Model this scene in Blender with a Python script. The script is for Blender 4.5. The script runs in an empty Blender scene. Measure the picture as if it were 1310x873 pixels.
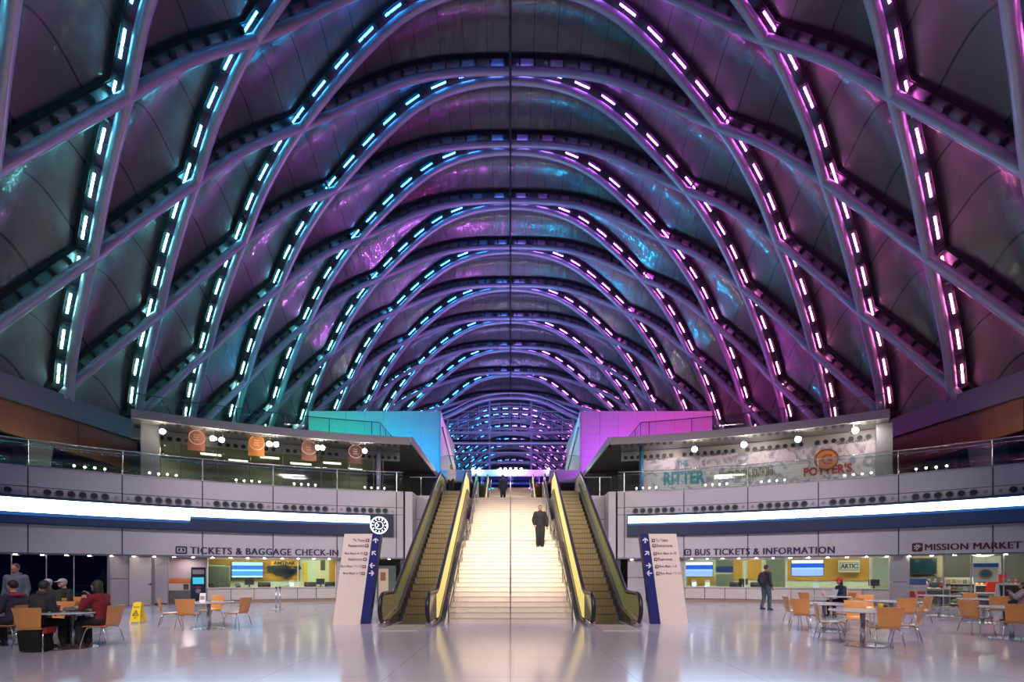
import bpy, bmesh, math, random
import numpy as np
from mathutils import Vector, Matrix, Euler
random.seed(7)
C = bpy.context.scene.collection
PI = math.pi
F, VX, HY, EYE = 634.0, 653.0, 735.0, 1.5
CY, R0 = -3.9, 32.26            # centre and radius of the curved concourse walls

# ------------------------------------------------------------ pixel helpers
def at(px, py, d):
    return Vector(((px-VX)*d/F, d, EYE+(HY-py)*d/F))
def floor_at(px, py):
    d = F*EYE/(py-HY); return Vector(((px-VX)*d/F, d, 0))
def dR(px, R=R0):
    a = (px-VX)/F
    return (CY+math.sqrt(CY*CY-(1+a*a)*(CY*CY-R*R)))/(1+a*a)
def phi(px, R=R0):
    d = dR(px, R); return math.atan2((px-VX)*d/F, d-CY)
def pol(R, p, z=0.0):
    return Vector((R*math.sin(p), CY+R*math.cos(p), z))
def zat(px, py, R=R0):
    return EYE+(HY-py)*dR(px, R)/F

# ------------------------------------------------------------ materials
MATS = {}
def mat(name, col=(.5,.5,.5), rough=.5, metal=0, emit=None, es=0, spec=.5, noise=0, nscale=5, coat=0, alpha=1, bump=0):
    if name in MATS: return MATS[name]
    m = bpy.data.materials.new(name); m.use_nodes = True
    nt = m.node_tree; b = nt.nodes['Principled BSDF']
    b.inputs['Base Color'].default_value = (*col, 1)
    b.inputs['Roughness'].default_value = rough
    b.inputs['Metallic'].default_value = metal
    b.inputs['Specular IOR Level'].default_value = spec
    b.inputs['Coat Weight'].default_value = coat
    b.inputs['Alpha'].default_value = alpha
    if emit:
        b.inputs['Emission Color'].default_value = (*emit, 1); b.inputs['Emission Strength'].default_value = es
    tc = nt.nodes.new('ShaderNodeTexCoord'); n = nt.nodes.new('ShaderNodeTexNoise')
    n.inputs['Scale'].default_value = nscale; n.inputs['Detail'].default_value = 3
    nt.links.new(tc.outputs['Object'], n.inputs['Vector'])
    a = max(noise, .04)
    mx = nt.nodes.new('ShaderNodeMix'); mx.data_type = 'RGBA'
    mx.inputs['A'].default_value = (*[c*(1-a) for c in col], 1)
    mx.inputs['B'].default_value = (*[min(1, c*(1+a)) for c in col], 1)
    nt.links.new(n.outputs['Fac'], mx.inputs['Factor'])
    nt.links.new(mx.outputs['Result'], b.inputs['Base Color'])
    if bump:
        bp = nt.nodes.new('ShaderNodeBump'); bp.inputs['Strength'].default_value = bump
        nt.links.new(n.outputs['Fac'], bp.inputs['Height']); nt.links.new(bp.outputs['Normal'], b.inputs['Normal'])
    MATS[name] = m; return m
def emis(name, col, s):
    return mat(name, (.02,.02,.02), .4, emit=col, es=s)
def glass(name, tint=(1,1,1), refl=.12, rough=.02):
    if name in MATS: return MATS[name]
    m = bpy.data.materials.new(name); m.use_nodes = True; nt = m.node_tree
    nt.nodes.remove(nt.nodes['Principled BSDF']); out = nt.nodes['Material Output']
    t = nt.nodes.new('ShaderNodeBsdfTransparent'); t.inputs['Color'].default_value = (*tint, 1)
    g = nt.nodes.new('ShaderNodeBsdfGlossy'); g.inputs['Roughness'].default_value = rough
    mx = nt.nodes.new('ShaderNodeMixShader'); mx.inputs[0].default_value = refl
    nt.links.new(t.outputs[0], mx.inputs[1]); nt.links.new(g.outputs[0], mx.inputs[2]); nt.links.new(mx.outputs[0], out.inputs[0])
    MATS[name] = m; return m

# ------------------------------------------------------------ mesh builder
class MB:
    def __init__(s): s.v = []; s.f = []; s.mi = []; s.cur = 0
    def add(s, vs, fs):
        o = len(s.v); s.v += [tuple(v) for v in vs]; s.f += [tuple(i+o for i in f) for f in fs]; s.mi += [s.cur]*len(fs); return s
    def box(s, x0, x1, y0, y1, z0, z1):
        vs = [(x, y, z) for z in (z0, z1) for y in (y0, y1) for x in (x0, x1)]
        return s.add(vs, [(0,2,3,1),(4,5,7,6),(0,1,5,4),(2,6,7,3),(0,4,6,2),(1,3,7,5)])
    def obox(s, c, ax, ay, az):
        c, ax, ay, az = Vector(c), Vector(ax), Vector(ay), Vector(az)
        vs = [c+x*ax+y*ay+z*az for z in (-1,1) for y in (-1,1) for x in (-1,1)]
        return s.add(vs, [(0,2,3,1),(4,5,7,6),(0,1,5,4),(2,6,7,3),(0,4,6,2),(1,3,7,5)])
    def bar(s, a, b, w, h, up=(0,0,1)):
        a, b = Vector(a), Vector(b); t = (b-a); L = t.length; t.normalize(); u = Vector(up)
        sd = t.cross(u); sd = sd.normalized() if sd.length > 1e-4 else Vector((1,0,0)); n = sd.cross(t)
        return s.obox((a+b)/2, t*L/2, sd*w/2, n*h/2)
    def tube(s, pts, r, n=8, cap=True, closed=False):
        pts = [Vector(p) for p in pts]; N = len(pts); rr = r if isinstance(r, (list, tuple)) else [r]*N
        vs = []; prev = None
        for i, p in enumerate(pts):
            if closed: t = pts[(i+1) % N]-pts[i-1]
            else: t = pts[min(i+1, N-1)]-pts[max(i-1, 0)]
            t.normalize()
            if prev is None:
                u = Vector((0,0,1)) if abs(t.z) < .9 else Vector((1,0,0))
                a = t.cross(u).normalized()
            else:
                a = (prev-t*prev.dot(t)).normalized()
            prev = a; b = t.cross(a)
            vs += [p+(a*math.cos(2*PI*k/n)+b*math.sin(2*PI*k/n))*rr[i] for k in range(n)]
        fs = []
        for i in range(N if closed else N-1):
            j = (i+1) % N
            fs += [(i*n+k, i*n+(k+1) % n, j*n+(k+1) % n, j*n+k) for k in range(n)]
        if cap and not closed: fs += [tuple(range(n))[::-1], tuple(range((N-1)*n, N*n))]
        return s.add(vs, fs)
    def lathe(s, prof, c=(0,0,0), n=24):
        c = Vector(c); vs = []; fs = []
        for (r, z) in prof: vs += [c+Vector((r*math.cos(2*PI*k/n), r*math.sin(2*PI*k/n), z)) for k in range(n)]
        for i in range(len(prof)-1):
            fs += [(i*n+k, i*n+(k+1) % n, (i+1)*n+(k+1) % n, (i+1)*n+k) for k in range(n)]
        fs += [tuple(range(n))[::-1], tuple(range((len(prof)-1)*n, len(prof)*n))]
        return s.add(vs, fs)
    def ball(s, c, r, n=12, m=8):
        c = Vector(c); r = Vector(r) if not isinstance(r, (int, float)) else Vector((r,r,r)); vs = []; fs = []
        for i in range(m+1):
            th = PI*i/m
            vs += [c+Vector((r.x*math.sin(th)*math.cos(2*PI*k/n), r.y*math.sin(th)*math.sin(2*PI*k/n), r.z*math.cos(th))) for k in range(n)]
        for i in range(m): fs += [(i*n+k, (i+1)*n+k, (i+1)*n+(k+1) % n, i*n+(k+1) % n) for k in range(n)]
        return s.add(vs, fs)
    def disc(s, c, nrm, r, h, n=20):       # short cylinder centred at c along nrm
        nrm = Vector(nrm).normalized(); u = Vector((0,0,1)) if abs(nrm.z) < .9 else Vector((1,0,0))
        a = nrm.cross(u).normalized(); b = nrm.cross(a); c = Vector(c)
        vs = [c+nrm*z*h/2+(a*math.cos(2*PI*k/n)+b*math.sin(2*PI*k/n))*r for z in (-1,1) for k in range(n)]
        return s.add(vs, [(k, (k+1) % n, n+(k+1) % n, n+k) for k in range(n)]+[tuple(range(n))[::-1], tuple(range(n, 2*n))])
    def ring(s, c, nrm, r, t, n=28, m=6):
        nrm = Vector(nrm).normalized(); u = Vector((0,0,1)) if abs(nrm.z) < .9 else Vector((1,0,0))
        a = nrm.cross(u).normalized(); b = nrm.cross(a); c = Vector(c)
        return s.tube([c+(a*math.cos(2*PI*k/n)+b*math.sin(2*PI*k/n))*r for k in range(n)], t, m, closed=True)
    def arc(s, Ra, Rb, p0, p1, z0, z1, n=None):
        n = n or max(1, int(abs(p1-p0)/math.radians(1.4))+1); vs = []; fs = []
        for i in range(n+1):
            p = p0+(p1-p0)*i/n
            vs += [pol(Ra, p, z0), pol(Rb, p, z0), pol(Rb, p, z1), pol(Ra, p, z1)]
        for i in range(n):
            for k in range(4): fs.append((i*4+k, i*4+(k+1) % 4, (i+1)*4+(k+1) % 4, (i+1)*4+k))
        fs += [(0,1,2,3), (n*4+3, n*4+2, n*4+1, n*4)]
        return s.add(vs, fs)
    def prism(s, poly, off):               # flat polygon (3-D points) extruded by vector off
        poly = [Vector(p) for p in poly]; off = Vector(off); n = len(poly)
        return s.add(poly+[p+off for p in poly], [tuple(range(n))[::-1], tuple(range(n, 2*n))]+[(k, (k+1) % n, n+(k+1) % n, n+k) for k in range(n)])
    def mesh(s, name, mats):
        me = bpy.data.meshes.new(name); me.from_pydata(s.v, [], s.f)
        mats = mats if isinstance(mats, (list, tuple)) else [mats]
        for m in mats: me.materials.append(m)
        if len(mats) > 1:
            for p, i in zip(me.polygons, s.mi): p.material_index = i
        bm = bmesh.new(); bm.from_mesh(me); bmesh.ops.recalc_face_normals(bm, faces=bm.faces); bm.to_mesh(me); bm.free()
        return me
    def build(s, name, mats, parent=None, world=False, smooth=False, bevel=0, **tags):
        if world and parent is not None:
            mi = parent.matrix_basis.inverted(); s.v = [tuple(mi @ Vector(v)) for v in s.v]
        o = bpy.data.objects.new(name, s.mesh(name, mats)); C.objects.link(o)
        if parent is not None: o.parent = parent
        if smooth:
            for p in o.data.polygons: p.use_smooth = True
        if bevel:
            b = o.modifiers.new('bevel', 'BEVEL'); b.width = bevel; b.segments = 2; b.limit_method = 'ANGLE'
        for k, v in tags.items(): o[k] = v
        return o
def smooth_ang(o):
    for p in o.data.polygons: p.use_smooth = True
    o.data.set_sharp_from_angle(angle=math.radians(35)); return o

def tag(o, label, cat, group=None, kind=None):
    o['label'] = label; o['category'] = cat
    if group: o['group'] = group
    if kind: o['kind'] = kind
    return o
def thing(name, label, cat, loc=(0,0,0), rz=0, group=None, sc=1):
    o = bpy.data.objects.new(name, None); C.objects.link(o)
    o.location = loc; o.rotation_euler = (0,0,rz); o.scale = (sc,sc,sc); o.empty_display_size = .1
    o.matrix_basis = Matrix.LocRotScale(Vector(loc), Euler((0,0,rz)), Vector((sc,sc,sc)))
    return tag(o, label, cat, group)
def struct(o): o['kind'] = 'structure'; return o
def copy_tree(o, parent=None):
    c = o.copy(); C.objects.link(c); c.parent = parent
    for ch in list(o.children): copy_tree(ch, c)
    return c
def dup(o, loc, rz, label, group=None):
    c = copy_tree(o); c.matrix_basis = Matrix.LocRotScale(Vector(loc), Euler((0,0,rz)), o.scale); c['label'] = label
    if group: c['group'] = group
    return c

def text_mesh(body, size=1.0, ext=.01, align='LEFT', bold=0.0, space=1.0):
    cu = bpy.data.curves.new('t', 'FONT'); cu.body = body; cu.size = size; cu.extrude = ext; cu.align_x = align
    cu.offset = bold; cu.space_character = space; cu.resolution_u = 3
    o = bpy.data.objects.new('t', cu); C.objects.link(o)
    me = bpy.data.meshes.new_from_object(o.evaluated_get(bpy.context.evaluated_depsgraph_get()))
    bpy.data.objects.remove(o); bpy.data.curves.remove(cu); return me
def text_fit(body, w, h, ext=.01, bold=0.0, space=1.0):
    """vertices (x,y,z) of text scaled into a w x h box starting at 0,0"""
    me = text_mesh(body, 1.0, ext, 'LEFT', bold, space)
    xs = [v.co.x for v in me.vertices]; ys = [v.co.y for v in me.vertices]
    x0, x1, y0, y1 = min(xs), max(xs), min(ys), max(ys)
    vs = [((v.co.x-x0)/(x1-x0)*w, (v.co.y-y0)/(y1-y0)*h, v.co.z) for v in me.vertices]
    fs = [tuple(p.vertices) for p in me.polygons]
    bpy.data.meshes.remove(me); return vs, fs
def text_arc(mb, body, R, p0, p1, z0, z1, ext=.015, bold=0.0, space=1.0):
    vs, fs = text_fit(body, abs(p1-p0)*R, z1-z0, ext, bold, space)
    # reading direction is always left to right for somebody at the centre
    a = min(p0, p1)
    for sh in (0, .045*(z1-z0), .09*(z1-z0)): mb.add([pol(R-v[2]-ext-sh*.02, a+(v[0]+sh)/R, z0+v[1]) for v in vs], fs)
    return mb
def text_plane(mb, body, o, ux, uy, w, h, ext=.004, bold=0.0, space=1.0):
    vs, fs = text_fit(body, w, h, ext, bold, space); o, ux, uy = Vector(o), Vector(ux).normalized(), Vector(uy).normalized(); n = ux.cross(uy)
    for sh in ((0, .05*h) if h > .15 else (0,)): mb.add([o+ux*(v[0]+sh)+uy*v[1]+n*(v[2]+ext+sh*.02) for v in vs], fs)
    return mb
# ============================================================ THE VAULT
DAT = {0: [(32.9,0,33),(38.5,0,33.2),(44.1,0,33),(49.7,0,32.7),(55.3,0,32),(60.9,0,31.2),(66.5,0,30.2),(72.1,0,29.06),(77.7,0,27.8)],
       1: [(24.5,11.75,27.0),(30.1,12.3,27.6),(35.7,12.24,28.1),(41.3,11.9,28.4),(46.9,11.5,28.55),(52.5,11.26,28.4),(58.1,11.0,27.9),(63.7,10.8,27.4)],
       2: [(21.7,16.7,20.9),(27.3,17.4,21.66),(32.9,17.7,22.05),(38.5,17.9,22.4),(44.1,18.1,22.3),(49.7,17.8,22.26),(55.3,17.4,21.8),(64,16.8,21.0)],
       3: [(18.9,19.7,15.4),(24.5,20.8,15.5),(30.1,21.4,15.8),(35.7,21.8,16.0),(41.3,22,16.1),(60,21.2,15.6)],
       4: [(18,23.3,9.5),(21.7,23.8,9.9),(27.3,24.3,10.2),(32.9,24.7,10.5),(41,24.9,10.7),(60,24.2,10.4)],
       5: [(18,25.5,4.2),(27.3,26.2,4.6),(41,26.6,4.9),(60,26,4.8)]}
FIT = {i: (np.polyfit([p[0] for p in v], [p[1] for p in v], 2), np.polyfit([p[0] for p in v], [p[2] for p in v], 2)) for i, v in DAT.items()}
def node(i, d):
    s = -1 if i < 0 else 1; i = min(abs(i), 5); dc = max(d, 14.0) if i else max(d, 12.0)
    fx, fz = FIT[i]
    if i >= 2: dc = min(dc, 62)
    return Vector((s*np.polyval(fx, dc) if i else 0.0, d, EYE+np.polyval(fz, dc)))
def half(h, d):                    # stations every half step
    if h % 2 == 0: return node(h//2, d)
    if abs(h) == 1:
        a, b = node(0, d), node(1, d); return Vector(((b.x*.5+.08)*(1 if h > 0 else -1), d, a.z-.21*(a.z-b.z)))
    i = (h-1)//2; p = [node(i-1, d), node(i, d), node(i+1, d), node(i+2, d)]
    return (-p[0]+9*p[1]+9*p[2]-p[3])/16
def S(u, d):
    v = max(-9.0, min(8.999, u*2)); i = math.floor(v); t = v-i
    p = [half(i-1, d), half(i, d), half(i+1, d), half(i+2, d)]
    return .5*((2*p[1])+(p[2]-p[0])*t+(2*p[0]-5*p[1]+4*p[2]-p[3])*t*t+(-p[0]+3*p[1]-3*p[2]+p[3])*t**3)
def outn(u, d):
    a = S(u+.05, d)-S(u-.05, d); b = S(u, d+.3)-S(u, d-.3); n = a.cross(b).normalized()
    c = Vector((0, d, 14)); return n if n.dot(S(u, d)-c) > 0 else -n
UM, DN, DF = 4.12, 4.0, 77.7
_gx = np.linspace(-2.6, 2.6, 521); _gy = np.interp(np.abs(_gx), [0,.25,.5,.75,1,1.25,1.5,2,3], [.10,.16,.32,.60,.92,1.22,1.5,2,3])
_gs = np.convolve(np.pad(_gy, 12, mode='edge'), np.ones(25)/25, mode='valid')
def G(u):
    t = abs(u)
    return t if t > 2.3 else float(np.interp(t, _gx, _gs))
D0, KS = 32.9, 2.8            # d = D0 + KS*k

# membrane: pillows bulging outwards between the ribs
def membrane():
    mb = MB(); nu, nd = 132, 236; vs = []
    for j in range(nd+1):
        d = DN+(DF-DN)*j/nd
        for i in range(nu+1):
            u = -UM+2*UM*i/nu; k = (d-D0)/KS
            a, b = (G(u)+k)/2, (k-G(u))/2
            bul = (abs(math.sin(PI*a))*abs(math.sin(PI*b)))**.75
            vs.append(S(u, d)+outn(u, d)*(.72+1.0*bul))
    fs = [(j*(nu+1)+i, j*(nu+1)+i+1, (j+1)*(nu+1)+i+1, (j+1)*(nu+1)+i) for j in range(nd) for i in range(nu)]
    mb.add(vs, fs)
    m = bpy.data.materials.new('film_membrane'); m.use_nodes = True; nt = m.node_tree; b = nt.nodes['Principled BSDF']
    tc = nt.nodes.new('ShaderNodeTexCoord')
    n = nt.nodes.new('ShaderNodeTexNoise'); n.inputs['Scale'].default_value = .35; n.inputs['Detail'].default_value = 5
    nt.links.new(tc.outputs['Object'], n.inputs['Vector'])
    # film seams along the length of the hall
    sep = nt.nodes.new('ShaderNodeSeparateXYZ'); nt.links.new(tc.outputs['Object'], sep.inputs[0])
    w = nt.nodes.new('ShaderNodeMath'); w.operation = 'PINGPONG'; w.inputs[1].default_value = .75
    nt.links.new(sep.outputs['X'], w.inputs[0])
    g = nt.nodes.new('ShaderNodeMath'); g.operation = 'LESS_THAN'; g.inputs[1].default_value = .028; nt.links.new(w.outputs[0], g.inputs[0])
    mx = nt.nodes.new('ShaderNodeMix'); mx.data_type = 'RGBA'
    mx.inputs['A'].default_value = (.085,.072,.095,1); mx.inputs['B'].default_value = (.15,.13,.15,1); nt.links.new(n.outputs['Fac'], mx.inputs['Factor'])
    m2 = nt.nodes.new('ShaderNodeMix'); m2.data_type = 'RGBA'; nt.links.new(g.outputs[0], m2.inputs['Factor'])
    nt.links.new(mx.outputs['Result'], m2.inputs['A']); m2.inputs['B'].default_value = (.02,.02,.03,1)
    nt.links.new(m2.outputs['Result'], b.inputs['Base Color'])
    b.inputs['Roughness'].default_value = .3; b.inputs['Specular IOR Level'].default_value = .55
    b.inputs['Coat Weight'].default_value = .4; b.inputs['Coat Roughness'].default_value = .05
    n2 = nt.nodes.new('ShaderNodeTexNoise'); n2.inputs['Scale'].default_value = .8; n2.inputs['Detail'].default_value = 4
    mp = nt.nodes.new('ShaderNodeMapping'); mp.inputs['Scale'].default_value = (1.6, 1.0, .35); nt.links.new(tc.outputs['Object'], mp.inputs[0]); nt.links.new(mp.outputs[0], n2.inputs['Vector'])
    bp = nt.nodes.new('ShaderNodeBump'); bp.inputs['Strength'].default_value = .35; bp.inputs['Distance'].default_value = .25
    nt.links.new(n2.outputs['Fac'], bp.inputs['Height']); nt.links.new(bp.outputs['Normal'], b.inputs['Normal']); nt.links.new(bp.outputs['Normal'], b.inputs['Coat Normal'])
    o = mb.build('ceiling', m, smooth=True); struct(o)
    o['label'] = 'vaulted ceiling of dark translucent film cushions between crossing steel ribs'
membrane()

STEEL = mat('rib_steel', (.42,.41,.52), .33, .3, noise=.08, nscale=2)
BLACK = mat('black_rubber', (.012,.012,.014), .6)
TAB = mat('bracket_steel', (.07,.065,.08), .4, .4)
# every lamp has its own colour along the span: teal, cyan, blue, violet, magenta, pink
def led_mat():
    m = bpy.data.materials.new('led_bar'); m.use_nodes = True; nt = m.node_tree; b = nt.nodes['Principled BSDF']
    oi = nt.nodes.new('ShaderNodeObjectInfo'); sep = nt.nodes.new('ShaderNodeSeparateXYZ'); nt.links.new(oi.outputs['Location'], sep.inputs[0])
    mr = nt.nodes.new('ShaderNodeMapRange'); mr.inputs['From Min'].default_value = -25; mr.inputs['From Max'].default_value = 25
    nt.links.new(sep.outputs['X'], mr.inputs['Value'])
    cr = nt.nodes.new('ShaderNodeValToRGB'); nt.links.new(mr.outputs[0], cr.inputs[0])
    st = [(0.0,(.45,1,.86)),(.12,(.18,.85,.90)),(.24,(.04,.48,1)),(.36,(.02,.30,1)),(.47,(.06,.26,1)),(.53,(.34,.18,1)),(.62,(.52,.12,1)),(.78,(.88,.13,.80)),(1,(1,.25,.48))]
    e = cr.color_ramp.elements; e[0].position, e[0].color = st[0][0], (*st[0][1],1); e[1].position, e[1].color = st[-1][0], (*st[-1][1],1)
    for p, c in st[1:-1]: x = e.new(p); x.color = (*c, 1)
    b.inputs['Base Color'].default_value = (.05,.05,.05,1)
    nt.links.new(cr.outputs[0], b.inputs['Emission Color']); b.inputs['Emission Strength'].default_value = LED_S
    return m
LED_S = 30.0
LED = led_mat()
bmesh_led = MB(); bmesh_led.box(-.52,.52,-.034,.034,-.03,.03)
LEDME = bmesh_led.mesh('light_bar', LED)

def ribs():
    ordn = ['nearest', 'second', 'third', 'fourth', 'fifth', 'sixth', 'seventh', 'eighth', 'ninth', 'tenth', 'eleventh', 'twelfth', 'thirteenth', 'fourteenth', 'fifteenth', 'sixteenth', 'seventeenth', 'eighteenth']
    for sgn in (-1, 1):                       # sgn=+1: both feet stand farther away than the crown
        cnt = 0
        for k0 in range(-12, 24, 2):
            d0 = D0+KS*k0
            def du(u): return d0+sgn*G(u)*KS
            us = [u for u in np.arange(-UM, UM+.001, UM/48) if DN+.5 <= du(u) <= DF-.4]
            if len(us) < 8: continue
            feet = 'leaning away from' if sgn > 0 else 'sweeping down toward'
            P = [S(u, du(u)) for u in us]
            # some ribs never come into view
            if max(p.y for p in P) < 20: continue
            w = ordn[cnt]; cnt += 1
            where = (f'crossing the crown {w} from the viewer' if DN < d0 < DF else f'{w} from the viewer along the ridge direction')
            t = thing('roof_rib', f'steel roof arch, feet {feet} the viewer, {w} such from the front', 'roof rib', P[len(P)//2], group='crossing ribs of the lattice roof')
            MB().tube(P, .245, 14).build('tube', STEEL, t, world=True, smooth=True)
            rail = MB(); tabs = MB(); N = [outn(u, du(u)) for u in us]
            vs = []; 
            T = [(P[min(i+1, len(P)-1)]-P[max(i-1, 0)]).normalized() for i in range(len(P))]
            for p, n, tt in zip(P, N, T):
                sd = tt.cross(n).normalized()
                vs += [p+n*.54+sd*.36, p+n*.54-sd*.36, p+n*.74-sd*.36, p+n*.74+sd*.36]
            fs = [(i*4+q, i*4+(q+1) % 4, (i+1)*4+(q+1) % 4, (i+1)*4+q) for i in range(len(P)-1) for q in range(4)]
            rail.add(vs, fs+[(0,1,2,3), tuple(range(len(vs)-4, len(vs)))])
            rail.build('clamp_rail', BLACK, t, world=True)
            # arc length table
            cum = [0.0]
            for p, q in zip(P[:-1], P[1:]): cum.append(cum[-1]+(q-p).length)
            def at_len(L):
                u = float(np.interp(L, cum, us)); return u
            def frame(u):
                d = du(u); e = .02; p = S(u, d); n = outn(u, d); tt = (S(u+e, du(u+e))-S(u-e, du(u-e))).normalized(); return p, n, tt, tt.cross(n).normalized()
            st_ = [(0.0, .50)]; L = .5
            while L < cum[-1]-.3: st_ += [(L-.05, .50), (L-.045, .26), (L+.045, .26), (L+.05, .50)]; L += .95
            st_.append((cum[-1], .50)); vs = []
            for L, h in st_:
                p, n, tt, sd = frame(at_len(L)); vs += [p+n*h+sd*.30, p+n*h-sd*.30, p+n*.55-sd*.30, p+n*.55+sd*.30]
            fs = [(i*4+q, i*4+(q+1) % 4, (i+1)*4+(q+1) % 4, (i+1)*4+q) for i in range(len(st_)-1) for q in range(4)]
            tabs.add(vs, fs+[(0,1,2,3), tuple(range(len(vs)-4, len(vs)))])
            tabs.build('bracket', TAB, t, world=True)
            base = t.matrix_basis.inverted(); mid = float(np.interp(0, us, cum)); spc = 1.9
            for q in range(-24, 24):
                L = mid+(q+.5)*spc
                if not (.6 < L < cum[-1]-.6): continue
                p, n, tt, sd = frame(at_len(L))
                if p.y < 14: continue
                if sd.y > 0: sd = -sd           # sd points to the viewer's side
                pos = (p+n*.36+sd*.30) if sgn > 0 else (p+n*.60-sd*.43)
                o = bpy.data.objects.new('light_bar', LEDME); C.objects.link(o); o.parent = t
                y = n.cross(tt).normalized(); m = Matrix((tt, y, n)).transposed().to_4x4(); m.translation = pos
                o.matrix_basis = base @ m
ribs()

# ring beam and timber wall at the springing of the vault
for s, nm in ((-1, 'left'), (1, 'right')):
    beam = MB(); ds = np.linspace(4, 77, 60); vs = []
    for d in ds:
        p = S(4.1*1.0, d) if s > 0 else S(-4.1, d)
        x = abs(p.x); z = p.z
        vs += [(s*(x-.25), d, z-1.0), (s*(x+1.1), d, z-1.0), (s*(x+1.1), d, z+.35), (s*(x-.25), d, z+.2)]
    beam.add(vs, [(i*4+q, i*4+(q+1) % 4, (i+1)*4+(q+1) % 4, (i+1)*4+q) for i in range(len(ds)-1) for q in range(4)])
    struct(beam.build('trim_1' if s < 0 else 'trim_2', mat('beam_paint', (.13,.12,.145), .4, noise=.05)))
    wood = mat('timber_panel', (.30,.10,.035), .45, noise=.22, nscale=1.5)
    wd = MB(); rail2 = np.linspace(4, 33.2, 7)
    for a, b in zip(rail2[:-1], rail2[1:]):
        b -= .04; q = []
        for d in np.linspace(a, b, 5):
            x = abs(S(4.1, d).x)+.05; z = S(4.1, d).z-.95
            q += [(s*x, d, 8.35), (s*(x+.25), d, 8.35), (s*(x+.25), d, z), (s*x, d, z)]
        wd.add(q, [(i*4+k, i*4+(k+1) % 4, (i+1)*4+(k+1) % 4, (i+1)*4+k) for i in range(4) for k in range(4)]+[(0,1,2,3),(16,17,18,19)])
    struct(wd.build('wall_'+nm+'_timber', wood))
    # outer wall below, dark recess
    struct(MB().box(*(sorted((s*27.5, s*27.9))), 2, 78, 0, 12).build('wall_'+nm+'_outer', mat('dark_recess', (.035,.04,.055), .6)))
    leg = MB()
    for d in (12.5, 25.5):
        x = abs(S(4.1, d).x)+.1
        leg.prism([(s*x, d-.6, 5.8), (s*x, d+.7, 5.8), (s*x, d+1.1, 8.36), (s*x, d-.2, 8.36)], (s*.8, 0, 0))
    struct(leg.build('trim_3' if s < 0 else 'trim_4', mat('leg_paint', (.16,.16,.17), .5)))

# end wall -----------------------------------------------------------------
ENDG = glass('night_glass', (.55,.65,.95), .8, .015)
g = MB(); us = np.linspace(-4, 4, 81); top = [S(u, DF) for u in us]
poly = [Vector((p.x, DF, p.z)) for p in top if p.z > 9.5]
vs = [Vector((p.x, DF, 10)) for p in poly]+poly; n = len(poly)
g.add(vs, [(i, i+1, n+i+1, n+i) for i in range(n-1)])
eg = struct(g.build('window_1', ENDG)); 
eg['label'] = 'tall curved glass end wall with a grid of steel mullions'
fr = MB(); MUL = mat('mullion_paint', (.42,.40,.50), .35, .3)
def ztop(x):
    for a, b in zip(top[:-1], top[1:]):
        if a.x <= x <= b.x: return a.z+(b.z-a.z)*(x-a.x)/max(b.x-a.x, 1e-6)
    return 10
for x in (-9.8, -3.25, 3.25, 9.8): fr.box(x-.13, x+.13, DF-.55, DF-.1, 10, ztop(x))
for x in np.arange(-14.7, 14.8, 1.63):
    if min(abs(x-q) for q in (-9.8,-3.25,3.25,9.8)) > .3: fr.box(x-.04, x+.04, DF-.22, DF-.08, 23.6, ztop(x)-.8)
    if min(abs(x-q) for q in (-9.8,-3.25,3.25,9.8)) > .3 and abs(x) > 11: fr.box(x-.04, x+.04, DF-.22, DF-.08, 10, 23.6)
for z, h in ((26.9,.06),(25.6,.06),(24.3,.06),(23.6,.18),(22.0,.09),(20.5,.09),(19.0,.09),(17.4,.09),(15.8,.12),(14.2,.09),(12.6,.09)):
    xs = [p.x for p in poly if p.z > z]
    if xs: fr.box(min(xs), max(xs), DF-.4, DF-.1, z-h, z+h)
fr.build('window_frame', MUL, eg)
rim = MB(); rim.tube([Vector((p.x*.995, DF-.9, p.z-.35)) for p in top], .32, 10); rim.tube([Vector((p.x*1.0, DF-2.2, p.z-.1)) for p in top], .16, 8)
for i in range(4, 78, 6): rim.tube([Vector((top[i].x*.995, DF-.9, top[i].z-.3)), Vector((top[i].x, DF-2.2, top[i].z-.1))], .09, 6)
rim.build('arch_rim', STEEL, eg, smooth=True)
# pendant spine cable along the crown
MB().tube([S(0, d)+Vector((0,0,-.45)) for d in np.linspace(5, 77, 60)], .07, 6).build('crown_cable', BLACK, bpy.data.objects['ceiling'])
# ============================================================ CONCOURSE SHELL
WHITE = mat('white_panel', (.60,.575,.60), .35, noise=.03)
DARKSEAM = mat('seam_dark', (.07,.07,.08), .6)
CHROME = mat('brushed_steel', (.62,.61,.63), .25, .9)
DKGREY = mat('dark_grey', (.07,.07,.08), .5)
SOFFIT = mat('polished_soffit', (.42,.42,.43), .12, .75)
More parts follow.
